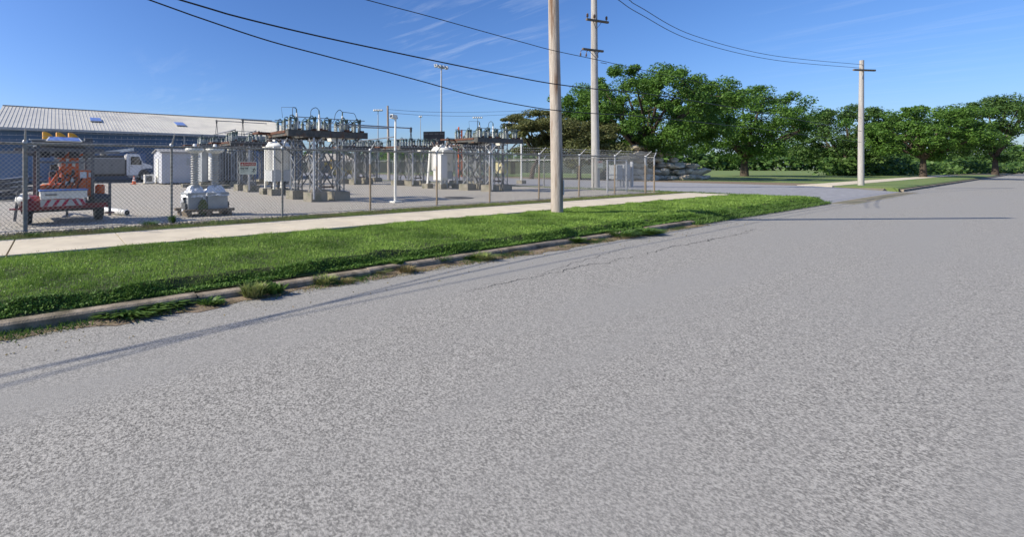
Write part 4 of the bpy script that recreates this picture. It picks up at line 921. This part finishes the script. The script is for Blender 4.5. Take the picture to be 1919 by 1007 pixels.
# machine: mast, braces, engine box
b = MB()
for x in (.00, .14, .30): b.span((x - .042, .1, .5), (x + .042, .18, 1.68))
for z in (.8, 1.08, 1.36, 1.58): b.span((-.04, .12, z - .03), (.34, .17, z + .03))
b.bar((-.34, .06, .85), (.0, .08, 1.42), .05, .07); b.span((-.3, .3, .55), (-.02, .8, .95)); b.bar((.0, .06, 1.2), (.3, .06, 1.5), .04, .05); b.bar((-.3, .3, .5), (.0, .14, 1.0), .05, .05); b.span((-.16, .16, .5), (-.12, .2, 1.3))
b.span((.1, .08, 1.6), (.28, .2, 1.78)); b.span((-.02, .3, .5), (.02, .8, 1.5)); b.build('lifting_mast', 'orange', t)
eb = MB().span((.33, -.02, .62), (.68, .6, 1.30)).build('engine_box', 'orange', t)
MB().span((.35, -.035, 1.10), (.50, -.022, 1.26)).build('notice_label', 'conewhite', eb); MB().span((.55, -.035, 1.12), (.63, -.022, 1.24)).build('notice_label', 'conewhite', eb)
MB().span((.50, -.035, .63), (.505, -.021, 1.28)).build('door_seam', 'darkmetal', eb)
b = MB()
for k, (x, z) in enumerate(((-.1, 1.4), (.08, 1.48), (.22, 1.4), (.06, .9), (.18, 1.0))): b.lathe((x, .04, z), [(.035, 0), (.035, .12)], 8)
b.build('white_fitting', 'whitepaint', t)
b = MB(); 
for x, z in ((-.22, 1.2), (-.1, 1.05), (.2, 1.2), (-.2, 1.38), (.07, 1.24)): b.box((x, .25, z), (.16, .16, .14))
b.tube(smooth_path([Vector((-.2, .2, 1.2)), Vector((-.15, .05, .9)), Vector((.05, .05, .8)), Vector((.2, .05, 1.3))], 6), .018, 6); b.build('motor', 'darkmetal', t)
b = MB()
for x in (-.42, -.33, -.25): b.lathe((x, .1, .5), [(.035, 0), (.035, .55 + x * .3)], 8)
b.build('strobe_canister', 'whitepaint', t)
MB().span((-.12, .2, 1.6), (.34, .3, 1.72)).build('mast_head', 'orange', t)
MB().lathe((-.42, -.02, .82), [(.14, 0), (.15, .03), (.15, .09), (.05, .14)], 12).build('reel', 'orange', t)
MB().span((-.3, -.05, .84), (.3, .3, .92)).build('deck_rail', 'orange', t)
b = MB().lathe((.86, .2, .62), [(.10, 0), (.12, .02), (.12, .26), (.07, .3)], 14); b.build('fuel_can', 'orange', t)
for x, ty in ((-1.02, .07), (1.0, 0)):
    j = MB().bar((x - ty * .4, -.3, .12), (x + ty, -.3, .98), .06, .06).build('stabiliser_jack', 'frame', t); MB().box((x - ty * .4, -.3, .40 if x < 0 else .2), (.2, .16, .03)).build('jack_bracket', 'darkred', j)
b = MB()
for (x0, z0, x1, z1, y_) in ((-.05, .55, .12, 1.1, .25), (.32, .6, .12, 1.3, .22), (-.28, .8, -.28, 1.25, .35), (-.28, 1.25, .0, 1.25, .35), (.0, .7, .3, .7, .05), (.0, 1.0, .3, 1.2, .05), (-.3, .62, .3, .62, .05), (.34, 1.3, .34, 1.62, .3), (.2, 1.6, .45, 1.72, .2), (-.12, 1.5, .1, 1.66, .15)):
    b.bar((x0, y_, z0), (x1, y_, z1), .035, .035)
b.build('mast_struts', 'orange', t)
for k in range(5):
    x_ = -.2 + .13 * k; MB().tube(smooth_path([Vector((x_, .02, 1.4 - .1 * k)), Vector((x_ + .08, -.08, 1.1)), Vector((x_ - .04, -.06, .85)), Vector((x_ + .12, .02, .6))], 5), .013, 5).build('hose', 'cable', t)
# white pipe lying on the gravel
p0, p1 = G(196, 399), G(238, 404.5); b = MB(); dz = Vector((0, 0, .085)); b.tube([p0 + dz, p1 + dz], .085, 16); pp = b.build('plastic_pipe', 'whiteclean'); tag(pp, 'white plastic pipe lying on the gravel beside the trailer wheel', 'pipe')
dv = (p1 - p0).normalized(); b = MB()
for k in (.05, .2, .32): b.tube([p1 + dz - dv * (k + .05), p1 + dz - dv * k], .092, 16)
cl = b.build('collar', 'greypaint', pp); MB().tube([p1 + dz + dv * .001, p1 + dz + dv * .01], .07, 16).build('open_end', 'rubber', pp)
# stacked steel members at the left edge
rs = random.Random(5)
LAB = ('lowest', 'second', 'third', 'fourth', 'topmost')
for k in range(30):
    ly = min(4, k // 7); q = G(16 + rs.uniform(-24, 20), 378 - rs.uniform(0, 14)); L_ = rs.uniform(1.2, 2.2)
    an = rs.uniform(-.3, 1.0); c = Vector((q.x, q.y, .08 + ly * .17 + rs.uniform(0, .05))); dx = Vector((math.cos(an), math.sin(an), rs.uniform(-.08, .20))) * L_ / 2
    b = MB()
    if k % 4 == 0: b.tube([-dx, dx], .055, 10)
    else: b.bar(-dx, dx, .13, .02); b.bar(-dx + Vector((0, .05, .03)), dx + Vector((0, .05, .03)), .015, .07); b.bar(-dx + Vector((0, -.05, .03)), dx + Vector((0, -.05, .03)), .015, .07)
    tag(b.build('steel_member', ('frame', 'darkmetal', 'frame', 'galv', 'steelgrey')[k % 5], None, c), LAB[ly] + '-layer grey steel member in the scrap pile left of the trailer', 'steel member', 'pile of grey steel members left of the trailer')
q = G(70, 352); t = thing('work_bench', q, YAW, 'low dark rack with pale strips on the gravel behind the trailer', 'rack')
MB().span((-2.4, 0, .42), (2.2, .6, .47)).build('top_board', 'frame', t)
for x in (-2.2, -.1, 2.0): MB().span((x, .05, 0), (x + .08, .55, .42)).build('leg', 'darkmetal', t)

q = G(977, 344.5); t = thing('support_post', q, YAW, 'slim white post on a small concrete block at the right end of the right rack', 'post')
MB().tube([(0, 0, .1), (0, 0, 3.45)], .06, 10).build('post_shaft', 'whitepaint', t); MB().box((0, 0, .12), (.55, .5, .34)).build('footing', 'footing', t)
ribbed((0, 0, 3.45), .08, .3, 5).build('insulator', 'porcelain', t)
# ================================================================== trees
def tree(px, d, H, crown_r, label, m, seed, trunk_r=.28, lean=0, leaf=.16, n=15000, base=.3, flat=1.0, off=(0, 0), nb=9, cl=60, sig=.55, gz=0.0, zs=.8):
    rr = random.Random(seed); g = np.random.default_rng(seed)
    x = (px - CX) / FPX * d; t = thing('broadleaf_tree', (x, d, gz), 0, label, 'tree', 'trees beyond the yard')
    b = MB(); top = Vector((lean + off[0] * .5, 0, H * base)); b.tube([(0, 0, -.3), (lean * .4, 0, H * base * .5), top], [trunk_r * 1.25, trunk_r, trunk_r * .8], 10)
    tips = []
    for k in range(nb):
        an = 2 * math.pi * k / nb + rr.uniform(-.4, .4); el = rr.uniform(.15, 1.25)
        tgt = Vector((off[0] + crown_r * math.cos(an) * math.cos(el) * .8, crown_r * .8 * math.sin(an) * math.cos(el), H * base + (H * (1 - base)) * (.25 + .62 * math.sin(el)) * flat))
        mid = top.lerp(tgt, .5) + Vector((rr.uniform(-.4, .4), rr.uniform(-.4, .4), rr.uniform(-.1, .5)))
        path = smooth_path([top, mid, tgt], 4); rads = [trunk_r * .5 * (1 - i / len(path)) + .03 for i in range(len(path))]; b.tube(path, rads, 6)
        for j in range(3):
            s_ = path[rr.randint(3, len(path) - 1)]; e = s_ + Vector((rr.uniform(-1, 1), rr.uniform(-1, 1), rr.uniform(-.2, .9))).normalized() * crown_r * rr.uniform(.25, .45)
            if e.z < H * .9: b.tube([s_, s_.lerp(e, .5) + Vector((0, 0, .15)), e], [.06, .045, .02], 5); tips.append(e)
        tips.append(tgt)
    b.build('trunk', 'bark', t)
    cz = H * base + H * (1 - base) * .48 * flat; C = [tuple(x_) for x_ in tips]
    while len(C) < cl:
        v = g.normal(0, 1, 3); v /= np.linalg.norm(v); s_ = g.uniform(.45, 1) ** .5
        c = (off[0] + v[0] * crown_r * s_ * g.uniform(.8, 1.05), v[1] * crown_r * s_, cz + v[2] * H * (1 - base) * .5 * s_ * flat)
        if c[2] > H * base * .55: C.append(c)
    C = np.array(C); idx = g.integers(0, len(C), n); sg = g.uniform(.5, 1.3, len(C))[idx][:, None] * sig * np.array([1.1, 1.1, zs])
    dr = g.normal(0, 1, (n, 3)); dr /= np.linalg.norm(dr, axis=1)[:, None]
    P = C[idx] + dr * sg * (g.uniform(0.15, 1, (n, 1)) ** .5) * 1.35
    nr = dr * .6 + g.normal(0, .6, (n, 3)) + [0, 0, .5]; nr /= np.linalg.norm(nr, axis=1)[:, None]
    tt = np.cross(nr, g.normal(0, 1, (n, 3))); tt /= np.linalg.norm(tt, axis=1)[:, None]; q = np.cross(nr, tt); s_ = g.uniform(.6, 1.3, (n, 1)) * leaf
    V = np.stack([P - tt * s_, P - q * s_ * .5 + tt * s_ * .1, P + tt * s_, P + q * s_ * .5 - tt * s_ * .1], 1).reshape(-1, 3)
    npmesh('crown', V, 4, m, t)
    return t
tree(1206, 50, 12.9, 9.2, 'large bright green tree rising behind the tall grey pole', 'leafA', 11, .45, .4, .12, 105000, .2, 1.0, (-.5, 0), 13, 260, .75)
tree(995, 50, 8.0, 4.2, 'bronze-leaved spreading tree behind the brown pole', 'leafB', 12, .22, .6, .11, 36000, .30, .95, (.6, 0), 10, 75, .62, zs=.5)
tree(1085, 47, 6.6, 4.4, 'low bronze-green tree between the two utility poles', 'leafB', 13, .2, 0, .11, 32000, .2, 1.0, (0, 0), 9, 80, .75, zs=.6)
tree(1172, 58, 6.5, 3.2, 'dark small tree under the large green tree, left of the rocks', 'leafC', 14, .15, 0, .13, 10000, .15, 1.0, (0, 0), 7, 50, .6)
tree(1395, 62, 12.5, 7.5, 'tall green tree past the rock pile at the right', 'leafA', 15, .4, 0, .14, 45000, .2, 1.0, (0, 0), 11, 150, .8)
tree(1580, 70, 11, 7, 'dark green tree on the far corner across the street', 'leafC', 16, .35, 0, .16, 36000, .15, 1.0, (0, 0), 10, 130, .8)
tree(1730, 58, 9.5, 5.5, 'rounded green street tree at the far right', 'leafA', 17, .3, 0, .14, 30000, .25, 1.0, (0, 0), 10, 110, .65)
tree(1865, 80, 14, 8, 'tall green tree at the right edge of the street', 'leafC', 18, .35, 0, .18, 34000, .2, 1.0, (0, 0), 10, 130, .9)
# hedges and far woods
def woods(name, P, H0, H1, depth, n, leaf, m, seed, kind='stuff', label=None, cat=None):
    g = np.random.default_rng(seed); k = len(P) - 1; P = np.array(P, float)
    tt = g.uniform(0, k, n); i = np.minimum(tt.astype(int), k - 1); f = (tt - i)[:, None]; base = P[i] * (1 - f) + P[i + 1] * f
    s = tt * 3.1 + seed; prof = (H0 + (H1 - H0) * (.5 + .3 * np.sin(s * 2.1) + .2 * np.sin(s * 5.3 + 1) + .12 * np.sin(s * 13)))
    z = g.uniform(0, 1, n) ** .7 * prof; dx = g.normal(0, depth, (n, 2))
    C = np.stack([base[:, 0] + dx[:, 0], base[:, 1] + dx[:, 1], z], 1); nr = g.normal(0, .7, (n, 3)) + [-.1, -.5, .6]; nr /= np.linalg.norm(nr, axis=1)[:, None]
    t_ = np.cross(nr, g.normal(0, 1, (n, 3))); t_ /= np.linalg.norm(t_, axis=1)[:, None]; q = np.cross(nr, t_); s_ = g.uniform(.5, 1.4, (n, 1)) * leaf
    V = np.stack([C - t_ * s_, C - q * s_ * .6, C + t_ * s_, C + q * s_ * .6], 1).reshape(-1, 3)
    return tag(npmesh(name, V, 4, m), label, cat, kind=kind)
def xy(px, d): return ((px - CX) / FPX * d, d)
woods('far_woods', [xy(420, 190), xy(600, 185), xy(700, 180), xy(800, 175), xy(1000, 170), xy(1250, 160), xy(1500, 150), xy(1700, 150), xy(1960, 150)], 3, 9.5, 3.5, 26000, .75, 'leafC', 21)
woods('far_woods', [xy(690, 130), xy(722, 132)], 4.5, 6.0, 1.6, 2500, .45, 'leafC', 24)
woods('far_woods', [xy(735, 120), xy(765, 121)], 4.0, 6.5, 1.6, 2500, .45, 'leafA', 22)
woods('far_woods', [xy(1560, 66), xy(1700, 75), xy(1850, 95), xy(1960, 110)], 1.2, 3.0, 1.0, 12000, .3, 'leafC', 25)
# ball field fence with dark screen
def run_fence(pa, pb, h, label, z0=0):
    A, B = Vector((*xy(*pa), z0)), Vector((*xy(*pb), z0)); d_ = B - A; t = thing('screened_fence', A, math.atan2(d_.y, d_.x), label, 'fence'); L_ = d_.length
    MB().span((0, -.02, .05), (L_, .02, h - .35)).build('screen', 'windscreen', t)
    MB().tube([(0, 0, h), (L_, 0, h)], .05, 6).build('top_rail', 'galv', t); x_ = 0
    while x_ <= L_: MB().tube([(x_, 0, 0), (x_, 0, h)], .06, 6).build('fence_post', 'galv', t); x_ += max(3, L_ / 14)
run_fence((560, 100), (800, 92), 2.6, 'dark screened fence beyond the road behind the far rack')
run_fence((800, 92), (1145, 62), 2.1, 'dark screened fence beyond the road at the right of the orange mast', .3)
d = 64; p = at(961, 307, d); t = thing('dugout_building', (p.x, d, 0), 0, 'small cream block building behind the fence right of the right rack', 'building')
MB().span((-1.3, 0, .35), (1.3, 3, at(0, 303, d).z)).build('wall', 'cream', t); MB().span((-1.45, -.2, at(0, 303, d).z), (1.45, 3.2, at(0, 303, d).z + .08)).build('roof', 'darkmetal', t); MB().span((-.35, -.03, .3), (.35, -.005, 2.1)).build('door', 'timber', t)
# small houses far behind the near rack
def house(px, d, wd, dp, h, label, wallm, roofm):
    p = Vector((*xy(px, d), 0)); t = thing('house', p, YAW, label, 'house', 'distant houses')
    b = MB().span((0, 0, 0), (wd, dp, h)); b.prism([(0, h), (dp, h), (dp / 2, h + 1.6)], 0, wd, 'x'); b.build('wall', wallm, t)
    a_ = math.atan2(1.6, dp / 2); lr = math.hypot(1.6, dp / 2) + .5; b = MB(); b.box((wd / 2, dp / 4 - .1, h + .85), (wd + .6, lr, .15), Matrix.Rotation(a_, 3, 'X')); b.box((wd / 2, dp * .75 + .1, h + .85), (wd + .6, lr, .15), Matrix.Rotation(-a_, 3, 'X')); b.build('roof', roofm, t)
    for k in range(3):
        x_ = wd * (.15 + .28 * k); f = MB().span((x_, -.04, 1), (x_ + .9, -.01, 2.1)).build('window', 'trim', t); MB().span((x_ + .08, -.06, 1.08), (x_ + .82, -.045, 2.02)).build('pane', 'glass', f)
house(598, 95, 9, 8, 2.6, 'low house with pale brown roof seen through the nearest rack', 'bodygrey', 'boulder')
house(655, 115, 10, 8, 2.6, 'distant low house with grey-green roof behind the far rack', 'trim', 'copper')
# yellow backhoe loader
p = Vector((*xy(626, 62), 0)); t = thing('backhoe', p, R(10), 'yellow backhoe loader parked far behind the nearest rack', 'backhoe')
MB().span((-.4, -.6, .6), (1.5, .6, 1.3)).build('body', 'yellow', t)
b = MB();
for x in (-.3, .7):
    for y in (-.6, .5): b.span((x, y, 1.3), (x + .08, y + .08, 2.2))
b.build('cab_frame', 'darkmetal', t); MB().span((-.4, -.7, 2.2), (.95, .7, 2.32)).build('cab_roof', 'yellow', t)
b = MB().bar((-.3, 0, 1.4), (-1.2, 0, 1.9), .25, .3); b.bar((-1.2, 0, 1.9), (-1.7, 0, .9), .2, .25); b.build('digger_arm', 'yellow', t)
b = MB().bar((1.3, -.4, 1.0), (2.1, -.4, .6), .15, .2); b.bar((1.3, .4, 1.0), (2.1, .4, .6), .15, .2); b.span((2.0, -.8, .3), (2.4, .8, .9)); b.build('loader_bucket', 'yellow', t)
for x, r_ in ((-.1, .6), (1.4, .42)):
    for y in (-.75, .5): wheel(t, x, y, r_, .25, 'yellow')

# ================================================================== rock pile
def rock_mesh(seed):
    g = random.Random(seed); import bmesh
    bm_ = bmesh.new(); bmesh.ops.create_icosphere(bm_, subdivisions=2, radius=1)
    ax = [Vector((g.uniform(-1, 1), g.uniform(-1, 1), g.uniform(-1, 1))).normalized() for _ in range(9)]
    for v in bm_.verts:
        for a_ in ax:
            dd = v.co.dot(a_); lim = .62 + .2 * (ax.index(a_) % 3) / 2
            if dd > lim: v.co -= a_ * (dd - lim)
        v.co.x *= 1.35; v.co.z *= .62
        v.co += Vector((g.uniform(-1, 1), g.uniform(-1, 1), g.uniform(-1, 1))) * .03
    me = bpy.data.meshes.new('boulder'); bm_.to_mesh(me); bm_.free(); me.materials.append(M['boulder']); return me
RM = [rock_mesh(i) for i in range(5)]; rr = random.Random(9); nrk = 0
cen = Vector((*xy(1215, 47), 0))
for ly in range(6):
    for k in range(26 - ly * 4):
        hw = 4.2 - ly * .55; x_ = rr.uniform(-hw, hw + 1.5); y_ = rr.uniform(-1.6, .4) * (1 - ly * .12) + ly * .35; s_ = rr.uniform(.36, .68)
        o = bpy.data.objects.new('boulder', RM[rr.randint(0, 4)]); sc.collection.objects.link(o)
        o.location = (cen.x + x_, cen.y + y_,   .15 + ly * .64 + rr.uniform(-.05, .1)); o.scale = (s_ * 1.15, s_, s_); o.rotation_euler = (rr.uniform(-.3, .3), rr.uniform(-.3, .3), rr.uniform(0, 6.28))
        tag(o, 'pale boulder in the ' + ('lowest', 'second', 'third', 'fourth', 'fifth', 'topmost')[ly] + ' course of the rock pile', 'boulder', 'boulders of the rock pile')
b = MB(); n = 20; V = [(0, 2.2, 3.4)] + [((5.0 if math.cos(a_) < 0 else 6.2) * math.cos(a_), 1.4 + 2.4 * math.sin(a_), -.1) for a_ in [i * 2 * math.pi / n for i in range(n)]]
b.add(V, [(0, i + 1, (i + 1) % n + 1) for i in range(n)]); tag(b.build('rubble_mound', 'ground', None, cen), kind='structure')
# ground-level electrical cabinet behind the corner fence
q = G(1168, 350); t = thing('electrical_cabinet', q, YAW, 'pale blue-grey electrical cabinet in the yard corner behind the last fence posts', 'cabinet')
MB().span((-.85, 0, .55), (-.1, .5, 1.5)).build('cabinet_body', 'tankgrey', t); MB().span((.15, 0, .6), (.95, .5, 1.55)).build('cabinet_body', 'tankgrey', t)
for x in (-.75, -.2, .25, .85): MB().span((x - .03, .05, -.05), (x + .03, .12, .6)).build('leg', 'galv', t)
MB().span((1.15, -.05, 0), (1.3, .1, 1.75)).build('support_post', 'galv', t); MB().span((-1.2, -.06, .5), (1.3, -.01, .56)).build('rail', 'galv', t)

# ================================================================== weeds
def weed(loc, r, h, n, m, label, straw=0, broad=False, parent=None):
    g = np.random.default_rng(int(abs(loc[0] * 977 + loc[1] * 131))); an = g.uniform(0, 6.28, n); rd_ = g.uniform(0, 1, n) ** .6 * r * .5; ro = g.uniform(.25, 1, n) * r
    hh = g.uniform(.35, 1, n) * h; a2 = an + g.normal(0, .5, n); w2 = (h * (.05 if not broad else .16)) * g.uniform(.5, 1.2, n)
    B = np.stack([np.cos(an) * rd_, np.sin(an) * rd_ * .6, np.zeros(n)], 1); T = np.stack([np.cos(a2) * ro, np.sin(a2) * ro * .7, hh * (.75 if broad else 1)], 1); Mi = (B + T) / 2 + np.stack([np.zeros(n), np.zeros(n), hh * .22], 1)
    sd = np.stack([-np.sin(a2) * w2, np.cos(a2) * w2, np.zeros(n)], 1)
    V = np.stack([B, Mi + sd, T, Mi - sd], 1).reshape(-1, 3)
    o = npmesh('weed_clump', V, 4, m, None, loc); return tag(o, label, 'weed', 'weeds growing along the kerb and fence')
wl_ = [(240, 585, .55, .13, 380, 'weed', 'spreading leafy weeds over the kerb at the bottom left', True), (300, 574, .45, .14, 300, 'weed', 'leafy weed patch right of the bottom left weeds', True), (395, 568, .22, .10, 160, 'weed', 'small weed in the gutter left of the pale grassy tuft', True),
       (475, 555, .24, .20, 420, 'bladedry', 'pale grassy tuft in the gutter, largest of its kind', False), (512, 548, .22, .20, 90, 'weed', 'broad-leaved dark dock plant against the kerb', True),
       (605, 530, .26, .14, 320, 'bladedry', 'mixed dry weeds over the kerb right of the dock plant', False), (640, 527, .26, .07, 260, 'straw', 'flat dry grass in the gutter under the mixed weeds', False), (700, 510, .35, .09, 320, 'bladedry', 'dry grass tuft midway along the kerb', False),
       (742, 502, .16, .22, 120, 'weed', 'upright green weed standing at the kerb', True), (762, 508, .22, .12, 240, 'straw', 'straw-coloured tuft right of the upright green weed', False), (820, 490, .32, .15, 280, 'weed', 'green tuft at the kerb left of the long weed row', False),
       (865, 482, .38, .13, 320, 'weed', 'dark low weed row at the kerb', True), (905, 484, .35, .14, 320, 'bladedry', 'olive weeds right of the dark low weed row', False), (945, 472, .45, .08, 300, 'straw', 'long flat straw patch in the gutter', False), (1068, 452, .40, .17, 420, 'weed', 'rounded green weed bush near the end of the kerb', True),
       (1105, 450, .3, .08, 200, 'straw', 'dry scraps beside the rounded weed bush', False), (1160, 441, .7, .18, 500, 'weed', 'rough weeds where the kerb disappears', False), (1195, 436, .7, .2, 500, 'weed', 'rough weeds at the far end of the kerb', True),
       (322, 416, .15, .22, 160, 'weed', 'small green weed at the foot of the second fence post', False), (280, 420, .35, .12, 200, 'weed', 'low weeds at the fence foot left of the second post', False), (60, 441, .3, .1, 160, 'weed', 'low weeds at the foot of the thick left post', False)]
for px, py, r_, h_, n_, m_, lab, br in wl_:
    z_ = -.245 if py > 430 and px > 100 else 0; weed(G(px, py + 3, z_), r_, h_, n_, m_, lab, broad=br)
# tall pale weed in front of the wrapped bushings
q = G(381, 405); g = np.random.default_rng(4); n = 900; t = thing('tall_weed', q, 0, 'tall pale green weed growing through the fence before the wrapped bushings', 'weed')
b = MB()
for k in range(5): b.tube([(g.uniform(-.04, .04), 0, 0), (g.uniform(-.1, .1), 0, .42)], .006, 4)
b.build('stem', 'weed', t)
zc = g.uniform(.05, .46, n); rad = .13 * np.sin(np.clip((zc + .05) / .55, 0, 1) * np.pi) + .02; an = g.uniform(0, 6.28, n); rr_ = rad * g.uniform(0, 1, n) ** .5
C = np.stack([np.cos(an) * rr_, np.sin(an) * rr_, zc], 1); nr = g.normal(0, 1, (n, 3)); nr /= np.linalg.norm(nr, axis=1)[:, None]; t_ = np.cross(nr, g.normal(0, 1, (n, 3))); t_ /= np.linalg.norm(t_, axis=1)[:, None]; qq = np.cross(nr, t_)
V = np.stack([C - t_ * .025, C + qq * .009, C + t_ * .025, C - qq * .009], 1).reshape(-1, 3); npmesh('foliage', V, 4, 'bladedry', t)
